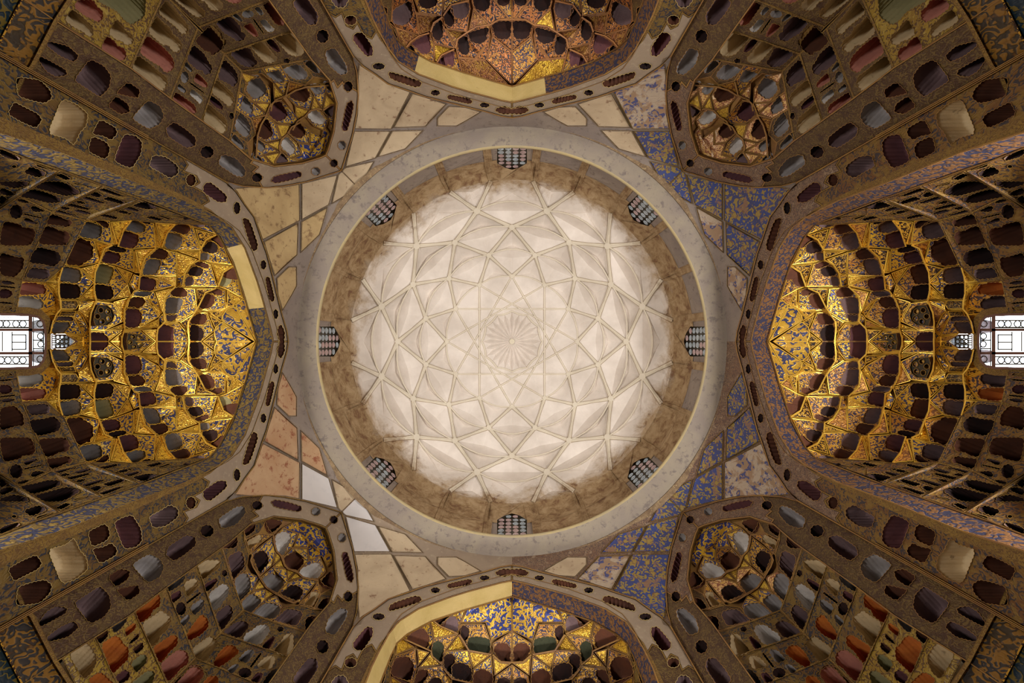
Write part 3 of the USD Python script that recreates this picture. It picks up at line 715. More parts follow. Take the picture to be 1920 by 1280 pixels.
# --- north iwan, western half
VAULT_N = '''
o x 960,-10 722,-10 699,-54 640,-200 603,-320 412,-800 960,-800
L M 1728,238 1545,238 1440,300 1280,320 1165,390 1050,470 1030,580
L M 1015,590 860,660 780,790
L M 870,205 765,275 730,385
L M 1190,10 970,60 880,190
L M 710,398 590,430 490,500 410,605
f M 1728,240 1545,240 1440,300 1470,440 1728,640
f M 1470,440 1728,640 1728,1060 1400,720 1430,600
f M 1440,300 1430,600 1400,720 1060,690 1030,580 1050,470 1165,390 1280,320
r M 1060,690 1390,725 1710,1060 1300,960 1110,880
f M 1020,585 860,660 780,790 930,850 1110,880 1060,690
nd M 1470,300 1560,260 1690,260 1700,300 1680,330 1690,390 1660,460 1560,465 1510,430 1490,370
nd M 1180,400 1420,330 1415,390 1390,420 1400,470 1320,525 1210,490 1200,440
nd M 1060,500 1100,450 1160,440 1175,500 1190,560 1180,640 1130,655 1070,610
nw M 800,790 860,700 1010,600 1000,800 930,750 900,830 850,820
f M 1490,-60 1728,-60 1728,235 1670,225 1490,0
f M 1220,0 1220,-60 1490,-60 1490,0 1670,225 1545,235 1440,295 1240,100
nd M 1240,0 1340,-30 1440,0 1430,80 1370,135 1270,100
nd M 1530,0 1600,-25 1675,0 1665,40 1610,70 1545,50
g M 1440,295 1240,100 1190,380 1280,320
f M 880,190 970,60 1190,10 1210,100 1165,385 930,345 890,290
nd M 890,200 980,90 1000,210 1010,270 970,320 910,280
np M 990,60 1180,30 1190,120 1160,190 1100,225 1030,200 980,140
g M 900,340 1165,390 1050,470 1030,575
f M 860,220 760,280 735,390 770,520 1025,580 900,345 880,200
nd M 750,360 790,290 860,240 870,360 870,430 820,490 760,440
g M 770,525 1020,580 860,660 780,780 770,640
f M 420,610 500,500 600,430 715,395 770,530 775,780 650,730
nd M 440,600 490,550 520,580 540,640 650,730 520,680
nw M 515,510 710,400 715,510 730,570 700,640 610,630 570,570 520,540
g M 320,335 590,430 490,500 410,605
f M 270,110 290,-60 500,-60 560,170 595,420 320,340 260,260
np M 275,170 300,110 490,10 510,180 470,260 400,300 290,280
g M 560,170 860,200 740,360 600,410
f M 510,-60 890,-60 865,195 590,150
nd M 580,0 810,0 790,60 700,100 620,80
f M 890,-60 1200,-60 1190,0 970,60 880,185
o M 100,-60 280,-60 270,110 260,260 180,250 140,150
np M 140,80 200,100 200,200 170,210
o M 230,260 320,340 410,610 230,420
nd M 240,300 320,440 320,470 280,470 240,390
'''
# --- south iwan, western half
VAULT_S = '''
o x 960,1289 719,1289 697,1334 638,1490 601,1600 412,2090 960,2090
L S 1735,1035 1590,1025 1495,940
L S 1480,940 1210,890 1140,770 1095,700
L S 1080,690 870,600 730,495
L S 750,895 450,760 365,690
L S 890,1060 770,960 755,890
L S 1270,1290 1010,1230 910,1110
u S 1740,190 1400,260 1220,320 1110,555 1410,555 1480,770 1740,650
f S 1120,570 1400,570 1470,770 1480,940 1210,890 1140,760 1100,600
nd S 1120,620 1150,590 1210,640 1200,720 1170,770 1120,730
no S 1210,740 1320,730 1460,760 1460,920 1270,890 1200,860
f S 1740,650 1500,800 1495,940 1590,1020 1740,1030
nb S 1510,880 1560,810 1660,810 1700,860 1710,920 1690,970 1710,1020 1590,1010
f S 1210,320 1050,380 730,490 880,600 1090,690 1110,560
nb S 750,490 900,440 985,415 980,460 870,590
np S 870,590 990,490 1050,490 1080,570 1070,660 960,620
g S 730,500 870,600 1080,690 790,750 770,640
f S 720,495 470,610 370,690 450,760 750,890 785,750
nb S 460,760 560,650 660,630 730,720 720,830 700,860
g S 360,700 560,850 330,950 345,800
f S 790,750 1080,695 940,880 890,1060 770,960 755,870
no S 770,900 790,800 850,780 905,830 900,900 880,1030 790,960
g S 1085,700 1190,880 935,900
f S 930,900 1200,885 1240,1040 1270,1290 1010,1230 910,1100 890,1060
nd S 920,960 990,930 1040,970 1030,1040 990,1080 1000,1180 920,1080
nd S 1010,1070 1110,1040 1200,1080 1240,1130 1230,1260 1020,1210
g S 1210,900 1480,940 1260,1100 1230,1000
f S 1480,950 1500,1170 1500,1340 1270,1340 1260,1110
nb S 1270,1170 1370,1110 1490,1180 1490,1330 1270,1330
g S 1500,960 1590,1035 1720,1045 1520,1190
f S 1740,1050 1530,1200 1510,1340 1740,1340
nd S 1560,1240 1640,1215 1700,1250 1710,1330 1550,1330
f S 340,950 570,870 590,1090 540,1290 290,1190 275,1120
nb S 280,1130 340,980 480,970 540,1050 540,1140 500,1250 300,1190
g S 590,870 740,910 600,1080
g S 750,920 880,1060 600,1100
f S 890,1070 600,1110 550,1340 1000,1340 1010,1240 910,1110
nb S 570,1230 610,1130 710,1130 710,1200 640,1290 560,1290
nd S 720,1290 780,1220 860,1230 890,1300 800,1330
g S 280,1200 420,1290 270,1290
o S 340,700 270,800 210,920 240,1050 280,1100 330,950
no S 220,900 270,820 300,830 300,930 260,1040
o S 210,930 100,1290 270,1290 270,1110
nd S 120,1190 180,1090 205,1170 170,1290 130,1290
'''
PENDENTIVE = '''
kite G 0,210 180,195 600,193 778,158 782,598 335,830 240,565 130,415
two G 804,153 1236,48 1130,410 804,590
three x 634,328 638,323 700,308 690,340 672,354 622,382
four G 352,852 765,622 752,1010 482,1262 395,1005
five H 630,228 870,0 1028,0 1030,385 940,552 745,880 648,560
six G 802,612 1115,435 1105,480 1020,768 794,985
'''

# ------------------------------------------------------------------ symmetries of the hall (canonical pieces are traced on the west or north-west side)
I3 = np.eye(3); MX = np.diag([-1.0, 1, 1]); MY = np.diag([1.0, -1, 1]); SW_ = np.array([[0, 1.0, 0], [1, 0, 0], [0, 0, 1]])
def moved(vf, M):
    v, f = vf
    if len(f) == 0: return vf
    return v @ M.T, (f[:, ::-1] if np.linalg.det(M) < 0 else f)

C_FACE, C_VAULT, C_DIAG, C_DVAULT = 4.08, 4.40, 4.547, 4.65
r2 = math.sqrt(0.5)
face_w, face_d = Plane(-1, 0, C_FACE), Plane(-r2, -r2, C_DIAG)
soffit_in, soffit_d = Plane(-1, 0, C_VAULT), Plane(-r2, -r2, C_DVAULT)
ctr = lambda pts: np.array(pts, float) - [960.0, 640.0]
OUT_W = ctr([(-500, 48), (-45, 232), (0, 246.5), (100, 278), (250, 339), (349, 376), (380, 391), (412, 409), (435, 427), (459, 465), (482, 527), (492, 560), (508, 620), (512, 640)])
IN_W = ctr([(-500, 91), (-45, 262), (0, 277), (62, 302), (100, 314), (200, 350), (266, 373), (350, 405), (391, 421), (410, 442), (436, 490), (456, 550), (474, 612), (482, 640)])
TOP_W = ctr([(541, 640), (538, 620), (529, 589), (520, 552.5), (512, 520), (501, 476), (491.5, 450), (477.5, 407.5), (460, 384), (444, 360), (425, 342), (279, 258), (55, 131), (-45, 74), (-500, -184)])
RIM_D = ctr([(30, -12), (101, 37), (244, 127), (319, 184), (431, 264), (470, 298), (514, 312), (567, 306), (600, 296), (611, 291)])
TOP_D = ctr([(640, 320), (637, 321), (574, 341), (532, 349), (500, 352), (455, 349), (425, 341), (279, 258), (55, 131), (-45, 74), (-300, -71)])
def profile(curve, plane, along):
    P = plane(curve); a = np.abs(P @ along); o = np.argsort(P[:, 2]); z, w = P[o, 2], a[o]
    w = np.minimum.accumulate(w); w[-1] = 0.0
    return np.concatenate([[0.0], z, [z[-1] + 0.02]]), np.concatenate([[w[0]], w, [0.0]])
zs, ws = profile(IN_W, soffit_in, np.array([0, 1.0, 0]))
vault_w = Niche((-1, 0), C_VAULT, zs, ws, 1.05, 2.0)
RIM_D2 = RIM_D * (1 + 5.0 / np.linalg.norm(RIM_D, axis=1, keepdims=True))
zs, ws = profile(RIM_D2, soffit_d, np.array([r2, -r2, 0]))
vault_d = Niche((-r2, -r2), C_DVAULT, zs, ws, 0.42, 1.0, None)

wclip = Polygon([(-2000, -2000), (0, -2000), (0, 0.25), (-2000, 0.25)])          # upper half of the west side
dclip = Polygon([(-2000, -2000.25), (0, -0.25), (0, 0), (-2000, 2000)])          # western half of the north-west side
cW = lambda q: q
cN = lambda q: q[:, ::-1]
cS = lambda q: np.column_stack([-q[:, 1], q[:, 0]])
cSW = lambda q: q * [1, -1]
fixN = lambda px: px + [3.5, 0]

def facet_d(pts, lips, depth):
    """Depth of a facet's corners: 0 on the lip above it, set back behind the lip below it."""
    d = np.full(len(pts), 0.5 * depth)
    if not lips: return np.zeros(len(pts))
    rho_c = np.linalg.norm(pts.mean(0))
    for i, p in enumerate(pts):
        ds = [l.distance(Point(*p)) for l in lips]; k = int(np.argmin(ds))
        if ds[k] < 3.0:
            q = lips[k].interpolate(lips[k].project(Point(*p))); d[i] = depth if rho_c < np.hypot(q.x, q.y) - 0.5 else 0.0
    return d

def interp(pts, d):
    if np.ptp(d) < 1e-9: return lambda q, c=float(d[0]): np.full(len(q), c)
    try: v, f = trimesh.creation.triangulate_polygon(Polygon(pts), engine='earcut')
    except Exception: return lambda q, c=float(d.mean()): np.full(len(q), c)
    v = np.asarray(v)[:, :2]; k = np.argmin(((v[:, None] - pts[None]) ** 2).sum(2), 1); dv = d[k]; T = v[f]; DT = dv[f]
    def fun(q):
        a, b, c = T[:, 0], T[:, 1], T[:, 2]; den = (b[:, 1] - c[:, 1]) * (a[:, 0] - c[:, 0]) + (c[:, 0] - b[:, 0]) * (a[:, 1] - c[:, 1]); den = np.where(np.abs(den) < 1e-9, 1e-9, den)
        q = np.asarray(q)[:, None]; l1 = ((b[:, 1] - c[:, 1]) * (q[..., 0] - c[:, 0]) + (c[:, 0] - b[:, 0]) * (q[..., 1] - c[:, 1])) / den
        l2 = ((c[:, 1] - a[:, 1]) * (q[..., 0] - c[:, 0]) + (a[:, 0] - c[:, 0]) * (q[..., 1] - c[:, 1])) / den
        L = np.stack([l1, l2, 1 - l1 - l2], 2); j = np.argmax(L.min(2), 1); L = np.clip(L[np.arange(len(j)), j], 0, 1); L /= L.sum(1, keepdims=True)
        return (L * DT[j]).sum(1)
    return fun

class Layout:
    """Geometry of one traced half, made once; place() puts it, moved by each symmetry, under a thing."""
    def __init__(self, items, surf, clip, depth, hdir, mir=lambda q: q * [1, -1], lipd=0.09, border=1.5, scal=True, thick=0.02, extra=None, grow=0.0, region=None):
        self.out = []
        lips = [LineString(p) for t, _, p in items if t == 'L']
        N = []
        for t, full, p in items:
            if t[0] in 'nc' and len(t) > 1:
                q = p if t[0] == 'c' else chaikin(p)
                ar = Polygon(q).area
                if scal and ar > 60: q = scallop(q, 8.0, 1.5) if ar > 420 else scallop(q)
                g = Polygon(q); g = (g if g.is_valid else g.buffer(0)).buffer(grow)
                if not full: g = g.intersection(clip)
                for gg in clean(g): N.append((t[1], full, gg))
        holes = unary_union([g for _, _, g in N]) if N else Polygon(); holes_r = holes.buffer(0.9)
        facets = [(t, full, p, interp(p, facet_d(p, lips, lipd))) for t, full, p in items if t in 'fgkoqprsu' and t != 'L'] + list(extra or [])
        fp = []
        for t, full, p, fun in facets:
            F = Polygon(p); F = F if F.is_valid else F.buffer(0)
            if not full: F = F.intersection(clip)
            if F.is_empty: continue
            fp.append((F, fun))
            if t == 's':
                self.out.append(('shell', full, t, dome_patch(F.buffer(-1.6), surf, 0.05, 9.0, step=4.0, base=0.0), 'field', 40, (solid(F.difference(F.buffer(-1.7)), surf, -0.012, 0.03), 'edge')))
                continue
            inner = F.buffer(-border, join_style=2)
            edge = solid(F.difference(inner).difference(holes_r), surf, -0.006, thick, fun) if not inner.is_empty else None
            field = solid((F.buffer(-border - 0.55, join_style=2) if not inner.is_empty else F).difference(holes_r), surf, 0.0, thick, fun)
            self.out.append(('panel', full, t, field, 'field', False, (edge, 'edge') if edge is not None else None))
        if fp and not extra:
            R = unary_union([F for F, _ in fp]).buffer(4).buffer(-3.5)
            R = (R if region is None else R.union(region)).intersection(clip.buffer(0.3)); o = (lipd if lips else 0.0) + 0.024
            own = unary_union([g for _, fu, g in N if not fu]).buffer(0.9); axial = unary_union([g for _, fu, g in N if fu]).buffer(0.9)
            self.out.append(('ground', True, 'ground', solid(R.difference(own).difference(axial), surf, o, o + 0.011), 'ground', False, None))
            far = Polygon() if axial.is_empty else unary_union([Polygon(mir(np.array(g.exterior.coords))) for g in clean(axial)]).buffer(0)
            self.out.append(('ground', 'far', 'ground', solid(R.difference(own).difference(far), surf, o, o + 0.011), 'ground', False, None))
        for t, full, g in N:
            best = max(fp, key=lambda x: x[0].intersection(g).area, default=None); fun = best[1] if best and best[0].intersection(g).area > 1 else None
            h = hdir(np.array([g.centroid.x, g.centroid.y])); k = np.clip(math.sqrt(g.area) / 26.0, 0.45, 1.0)
            rim = solid(g.buffer(0.95).difference(g), surf, -0.008, 0.014, fun) if g.area > 25 else None
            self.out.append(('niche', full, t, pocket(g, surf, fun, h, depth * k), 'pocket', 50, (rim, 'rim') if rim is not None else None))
        for t, full, p in items:
            if t == 'L':
                self.out.append(('lip', full, t, ribbon(p, 1.9, surf, -0.03, lipd + 0.015), 'lip', False, None))
    def place(self, thing, mats, ops, rng, niche_only=None):
        for k, M in enumerate(ops):
            for name, full, t, vf, role, smooth, sub in self.out:
                if (full is True and k) or (full == 'far' and not k): continue
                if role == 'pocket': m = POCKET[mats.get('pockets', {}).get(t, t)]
                elif role == 'lip': m = mats['lip']
                elif role == 'ground': m = mats['edge']
                else: m = mats.get(t, mats['f']); m = m[rng.integers(len(m))] if isinstance(m, (list, tuple)) else m
                p = part(thing, name, moved(vf, M), m, smooth=smooth)
                if sub is not None and p is not None and len(sub[0][1]):
                    part(thing, 'edging', moved(sub[0], M), mats['rim'] if sub[1] == 'rim' else mats['edge'], parent=p)

def ops_of(g): return [g, g @ MY]              # both halves of a side
def dops_of(g): return [g, g @ SW_]
rng = np.random.default_rng(4)

# ------------------------------------------------------------------ shell of the building (outside everything: keeps daylight out except at the windows) and the lower hall
def box_mesh(x0, x1, y0, y1, z0, z1):
    m = trimesh.creation.box([x1 - x0, y1 - y0, z1 - z0]); m.apply_translation([(x0 + x1) / 2, (y0 + y1) / 2, (z0 + z1) / 2]); return np.array(m.vertices), np.array(m.faces)
fl = Thing('floor', 'flat floor of the hall below the domed ceiling', 'floor', (0, 0, -0.3), kind='structure')
part(fl, 'floor_slab', box_mesh(-6.4, 6.4, -6.4, 6.4, -0.5, -0.3), 'floor_carpet')
for nm, M, lab in (('wall_west', I3, 'left'), ('wall_east', MX, 'right'), ('wall_north', SW_, 'top'), ('wall_south', SW_ @ MX, 'bottom')):
    w = Thing(nm, f'plain masonry outer wall behind the {lab} alcove of the hall', 'wall', (M @ np.array([-6.4, 0, 0])), kind='structure')
    hole = nm in ('wall_west', 'wall_east')
    hy, hz0, hz1 = (0.8, 2.7, 6.7) if hole else (0.0, 5, 5)
    for b in ((-6.6, -6.4, -6.6, -hy, -0.5, 8.3), (-6.6, -6.4, hy, 6.6, -0.5, 8.3)) + (((-6.6, -6.4, -hy, hy, -0.5, hz0), (-6.6, -6.4, -hy, hy, hz1, 8.3)) if hole else ()):
        part(w, 'masonry', moved(box_mesh(*b), M), 'backing')
    for b in ((-5.6, -5.5, -5.6, -1.3, -0.3, 3.2), (-5.6, -5.5, 1.3, 5.6, -0.3, 3.2), (-5.6, -5.5, -1.3, 1.3, 2.5, 3.2)):
        part(w, 'lower_wall', moved(box_mesh(*b), M), 'lower_plaster')

# ------------------------------------------------------------------ dome
dome = Dome()
def pol(a, r): a = math.radians(a); return np.array([r * math.cos(a), r * math.sin(a)])
def rotz(a): a = math.radians(a); c, s = math.cos(a), math.sin(a); return np.array([[c, -s, 0], [s, c, 0], [0, 0, 1.0]])
def arc(p, q, mid, n=8):
    p, q, mid = map(np.asarray, (p, q, mid)); c = 2 * mid - (p + q) / 2; t = np.linspace(0, 1, n)[:, None]
    return (1 - t) ** 2 * p + 2 * t * (1 - t) * c + t ** 2 * q
R0, R1, R2, R3, R4, RP, RD = 57.0, 122.0, 167.0, 214.0, 253.0, 303.0, 372.0
ceil = Thing('ceiling', 'pale plaster dome with a star-shaped net of ribs, in the middle of the picture', 'dome', (0, 0, 9.2), kind='structure')
k1, k1b = pol(0, R1), pol(30, R1); k2a, k2 = pol(-15, R2), pol(15, R2); k3, k3b = pol(0, R3), pol(30, R3); k4a, k4 = pol(-15, R4), pol(15, R4)
pm, pp, pn = pol(-7.5, RP), pol(7.5, RP), pol(22.5, RP)
arc1 = arc(k1, k1b, pol(15, R1 + 2)); arc2 = arc(k2a, k2, pol(0, R2 + 6)); arc3 = arc(k3, k3b, pol(15, R3 + 5)); arc4 = arc(k4a, k4, pol(0, R4 + 10))
inner = arc(pol(0, R0), pol(30, R0), pol(15, R0 - 4), 9)
arcp, arcq = arc(pm, pp, pol(0, RP + 1)), arc(pp, pn, pol(15, RP + 1))
cells = [(np.vstack([arc1, inner[::-1]]), 0.03, 18), (np.vstack([arc1, [k2]]), 0.07, 12), (np.vstack([arc2, [k1]]), 0.07, 12), (np.vstack([arc2, [k3]]), 0.09, 12),
         (np.vstack([arc3, [k2]]), 0.09, 12), (np.vstack([arc3, [k4]]), 0.11, 12), (np.vstack([arc4, [k3]]), 0.11, 12), (np.vstack([arc4, arcp[::-1]]), 0.10, 14), (np.vstack([[k4], arcq]), 0.10, 12),
         (np.vstack([[[0, 0]], inner[:5]]), 0.05, 7), (np.vstack([[[0, 0]], inner[4:]]), 0.05, 7)]
cell_meshes = [dome_patch(Polygon(c).buffer(0.3), dome, a, s, step=6.0) for c, a, s in cells]
def rib(a, b, w=4.6, w2=3.4, top=-0.035):
    w, w2 = w * 0.85, w2 * 0.72
    a, b = np.asarray(a, float), np.asarray(b, float); m = (a + b) / 2
    return join([ribbon([a, m, b], [w, w2, w], dome, top * 0.55, 0.06, taper=0.8), ribbon([a, m, b], [1.3, 1.1, 1.3], dome, top, 0.02, taper=0.5)])
def curve_rib(q, w=1.7): return ribbon(q, w, dome, -0.018, 0.05, taper=0.6)
def fan(c, amp):
    g = Polygon(c).buffer(0.3, join_style=2); q = np.array(g.exterior.segmentize(5.0).coords)[:-1]; m = np.asarray(c).mean(0) * 0.35 + np.array(Polygon(c).centroid.coords[0]) * 0.65; n = len(q); rows = []
    for t in (1.0, 0.66, 0.33): rows.append(dome(m + (q - m) * t, amp * (1 - t)))
    V = np.vstack(rows + [dome(m[None], amp)]); F = []
    for k in (0, 1):
        for i in range(n): j = (i + 1) % n; F += [(k * n + i, k * n + j, (k + 1) * n + j), (k * n + i, (k + 1) * n + j, (k + 1) * n + i)]
    return V, np.array(F + [(2 * n + i, 2 * n + (i + 1) % n, 3 * n) for i in range(n)])
cell_meshes = [fan(c, a * 1.9) if j >= 1 else cell_meshes[j] for j, (c, a, q_) in enumerate(cells)]
groove_pairs = [(k1, k2), (k1, k2a), (k2, k3), (k2a, k3), (k3, k4), (k3, k4a), (k4, pp), (k4, pn)]
groove_meshes = [ribbon([a, (a + b) / 2, b], [w * 0.85 + 0.7, w * 0.54 + 0.7, w * 0.85 + 0.7], dome, -0.004, 0.03, taper=1.0) for (a, b), w in zip(groove_pairs, (3.4, 3.4, 4, 4, 4.6, 4.6, 5.2, 5.2))]
rib_meshes = [rib(k1, k2, 3.4, 2.6), rib(k1, k2a, 3.4, 2.6), rib(k2, k3, 4.0, 3), rib(k2a, k3, 4.0, 3), rib(k3, k4), rib(k3, k4a), rib(k4, pp, 5.2, 4.2), rib(k4, pn, 5.2, 4.2),
              curve_rib(arc1), curve_rib(arc2), curve_rib(arc3), curve_rib(arc4, 2.1), ribbon(inner, 2.0, dome, -0.03, 0.05, taper=0.55, step=4), ribbon([pol(0, R1), pol(120, R1)], 1.7, dome, -0.03, 0.03, taper=0.55)]
knot_meshes = [solid(Point(*k).buffer(r, 2), dome, -0.045, 0.05) for k, r in ((k1, 4.0), (k2, 5.0), (k3, 5.6), (k4, 6.4))]
for i in range(12):
    M = rotz(30 * i)
    for j, vf in enumerate(cell_meshes): part(ceil, 'star_cell', moved(vf, M), 'dome_white', smooth=14 if j >= 1 else 60)
    for j, vf in enumerate(rib_meshes):
        p = part(ceil, 'rib', moved(vf, M), 'dome_rib')
        if j < 8: part(ceil, 'groove', moved(groove_meshes[j], M), 'dome_groove', parent=p)
    for vf in knot_meshes: part(ceil, 'rib_knot', moved(vf, M), 'dome_rib')
part(ceil, 'boss', solid(Point(0, 0).buffer(5, 4), dome, -0.03, 0.05), 'plaster_rib')
part(ceil, 'outer_shell', dome_patch(Point(0, 0).buffer(304, 24), dome, 0, 1, step=22.0, base=0.26), 'backing')

def bay(r0, r1, h=6.9, arch=0.0):
    top = [pol(a, r0 - arch * (1 - abs(a) / h)) for a in np.linspace(-h, h, 7)]
    return Polygon(top + [pol(a, r1) for a in np.linspace(h, -h, 7)])
WIN = Polygon([(374, -28), (374, 28), (334, 28), (326, 15), (322, 0), (326, -15), (334, -28)])
upper, lower = bay(RP + 0.3, 341, 7.5), bay(341, RD, 7.5)
bay_plain = (dome_patch(upper, dome, 0.05, 9, step=6.0), solid(lower.segmentize(8), dome, 0.004, 0.08))
bay_win = (solid(upper.difference(WIN).segmentize(8), dome, 0.0, 0.08), solid(lower.difference(WIN).segmentize(8), dome, 0.012, 0.08))
pil = join([ribbon([pol(7.5, RP + 3), pol(7.5, 330), pol(7.5, RD)], [5.0, 7.5, 8.5], dome, -0.006, 0.06, taper=0.95)] +
           [ribbon([pol(7.5 + o * 0.55, RP + 4), pol(7.5 + o, 330), pol(7.5 + o, RD)], 1.0, dome, -0.016, 0.05, taper=0.5) for o in (-1.1, -0.37, 0.37, 1.1)])
for j in range(24):
    M = rotz(15 * j); w = j % 3 == 0
    a, b = bay_win if w else bay_plain
    side = math.cos(math.radians(15 * j))
    part(ceil, 'drum_panel', moved(a, M), 'dome_foot', smooth=60)
    part(ceil, 'drum_panel', moved(b, M), 'plaster_grey' if (j in (17, 19, 20, 22, 23, 1, 16) or w) else 'dome_foot')
    part(ceil, 'pilaster', moved(pil, M), 'dome_foot')

# eight windows of the drum
SIDES = ['right', 'lower right', 'bottom', 'lower left', 'left', 'upper left', 'top', 'upper right']
RW = 4.02
def tz(poly, r0, r1):                          # polygon in (sideways, height) -> slab between radii on the +x side
    g = max(getattr(poly, 'geoms', [poly]), key=lambda a: a.area); v, f = trimesh.creation.triangulate_polygon(g, engine='earcut'); v = np.asarray(v)[:, :2]; n = len(v)
    e = np.sort(np.vstack([f[:, [0, 1]], f[:, [1, 2]], f[:, [2, 0]]]), 1); ee = np.vstack([f[:, [0, 1]], f[:, [1, 2]], f[:, [2, 0]]])
    _, inv, cnt = np.unique(e, axis=0, return_inverse=True, return_counts=True); eb = ee[cnt[inv.ravel()] == 1]
    side = np.vstack([np.column_stack([eb[:, 0], eb[:, 1], eb[:, 0] + n]), np.column_stack([eb[:, 1], eb[:, 1] + n, eb[:, 0] + n])])
    return np.vstack([np.column_stack([np.full(n, r0), v]), np.column_stack([np.full(n, r1), v])]), np.vstack([f[:, ::-1], f + n, side])
def z_at(r, rho): return r * FPX / rho
zb, zsill, zap = z_at(RW, 380), z_at(RW, 334.5), z_at(RW, 322.5)
outline = Polygon([(-0.345, zb), (0.345, zb), (0.345, zsill), (0.19, z_at(RW, 327)), (0, zap), (-0.19, z_at(RW, 327)), (-0.345, zsill)])
spots = []
for r in range(10):
    zc = z_at(RW, 374.5 - 6.6 * r)
    for c in (-0.235, -0.078, 0.078, 0.235):
        p = affinity.scale(Point(c, zc).buffer(1, 5), 0.067, 0.083)
        if outline.buffer(-0.015).contains(p): spots.append(p)
lattice = outline.buffer(-0.012).difference(unary_union(spots))
for k in range(8):
    M = rotz(45 * k); c = M @ np.array([RW, 0, zb])
    w = Thing(f'window_{k + 1}', f'small pierced window with round panes in the dome drum, {SIDES[k]} of the eight', 'window', c, kind='structure')
    part(w, 'lattice', moved(tz(lattice, RW - 0.006, RW + 0.006), M), 'iron')
    part(w, 'frame', moved(tz(outline.buffer(0.05, join_style=2).difference(outline.buffer(-0.014, join_style=2)), 3.87, RW + 0.06), M), 'plaster_taupe')
    for i, p in enumerate(spots): part(w, 'pane', moved(tz(p.buffer(-0.002), RW - 0.003, RW + 0.003), M), 'glass_warm' if (i * 7 + k * 3) % 9 < (6 if k in (0, 1, 7) else 4) else 'glass_pink')

# ring at the foot of the dome
def lathe(prof, n=120):
    prof = np.asarray(prof); a = np.arange(n) / n * 2 * np.pi; V = np.stack([np.outer(np.cos(a), prof[:, 0]), np.outer(np.sin(a), prof[:, 0]), np.tile(prof[:, 1], (n, 1))], 2).reshape(-1, 3); m = len(prof); F = []
    for i in range(n):
        j = (i + 1) % n
        for k in range(m - 1): F += [(i * m + k, i * m + k + 1, j * m + k + 1), (i * m + k, j * m + k + 1, j * m + k)]
    return V, np.array(F)
ZR = 8.15
ring = Thing('cornice_ring', 'rounded grey plaster ring at the foot of the pale dome', 'cornice', (0, 0, ZR))
part(ring, 'fascia', lathe([(4.16, 8.10), (4.09, 8.13), (4.04, 8.125), (3.99, 8.14), (3.94, 8.16), (3.89, 8.19), (3.84, 8.215), (3.80, 8.228), (3.785, 8.235)]), 'plaster_ring', smooth=60)
part(ring, 'lip', lathe([(3.785, 8.235), (3.765, 8.246), (3.752, 8.27), (3.76, 8.30), (3.79, 8.33), (3.86, 8.36), (4.05, 8.38)]), 'plaster_gold_lip', smooth=60)
part(ring, 'groove', lathe([(4.20, 8.06), (4.125, 8.085), (4.105, 8.10), (4.11, 8.12), (4.15, 8.14)]), 'joint', smooth=60)
# roof slab and drum wall outside
drum = Thing('roof', 'masonry drum and roof slab around the dome', 'roof', (0, 0, 8.3), kind='structure')
part(drum, 'roof_slab', solid(Polygon([(-6.6, -6.6), (6.6, -6.6), (6.6, 6.6), (-6.6, 6.6)]).difference(Point(0, 0).buffer(4.13, 24)), lambda q, d: np.column_stack([q, np.full(len(q), 8.3) + d]), 0.0, 0.15), 'backing')
wall_strips = []
for j in range(72):
    a0, a1 = np.radians([5 * j - 2.5, 5 * j + 2.5]); deg = (5 * j) % 45
    spans = [(8.3, 8.5), (10.15, 12.2)] if min(deg, 45 - deg) < 6 else [(8.3, 12.2)]
    for z0, z1 in spans:
        P = [(4.25 * math.cos(a), 4.25 * math.sin(a), z) for z in (z0, z1) for a in (a0, a1)]; wall_strips.append((np.array(P), np.array([(0, 1, 3), (0, 3, 2)])))
part(drum, 'drum_wall', join(wall_strips), 'backing', kind='stuff')
part(drum, 'drum_cap', lathe([(0.01, 12.2), (4.25, 12.2)]), 'backing')

# ------------------------------------------------------------------ pendentives: eight, between the arches and the ring
ang = np.radians(np.linspace(180, 225, 14)); ringpts = np.column_stack([np.cos(ang), np.sin(ang)]) * 402
sw_pts, sd_pts = TOP_W[:11], TOP_D[:7]
bq = np.vstack([sw_pts, sd_pts, ringpts]); bz = np.concatenate([face_w(sw_pts)[:, 2], face_d(sd_pts)[:, 2], np.full(len(ringpts), ZR)])
def sym(q): return np.vstack([q, q * [1, -1], q[:, ::-1]])
sheet = Sheet(*(lambda q, z: (q[np.unique(np.round(q, 1), axis=0, return_index=True)[1]], z[np.unique(np.round(q, 1), axis=0, return_index=True)[1]]))(sym(bq), np.tile(bz, 3)))
ground = Polygon(np.vstack([TOP_W[:11], TOP_D[:7][::-1], ringpts[::-1]])).buffer(0)
pieces = {t: Polygon(p) for t, _, p in parse(PENDENTIVE, cW)}
pend_geo = {}
for t, p in pieces.items():
    p = p.buffer(0)
    if t == 'three': p = p.intersection(dclip)
    if t == 'five': p = p.intersection(wclip)
    pend_geo[t] = (dome_patch(p.buffer(-1.3), sheet, 0.012, 6, step=9.0, base=-0.02), ribbon(np.array(p.exterior.coords)[:-1], 0.8, sheet, -0.032, 0.01, taper=0.55, closed=True, step=8))
ground_geo = dome_patch(ground, sheet, 0.0, 1, step=11.0)
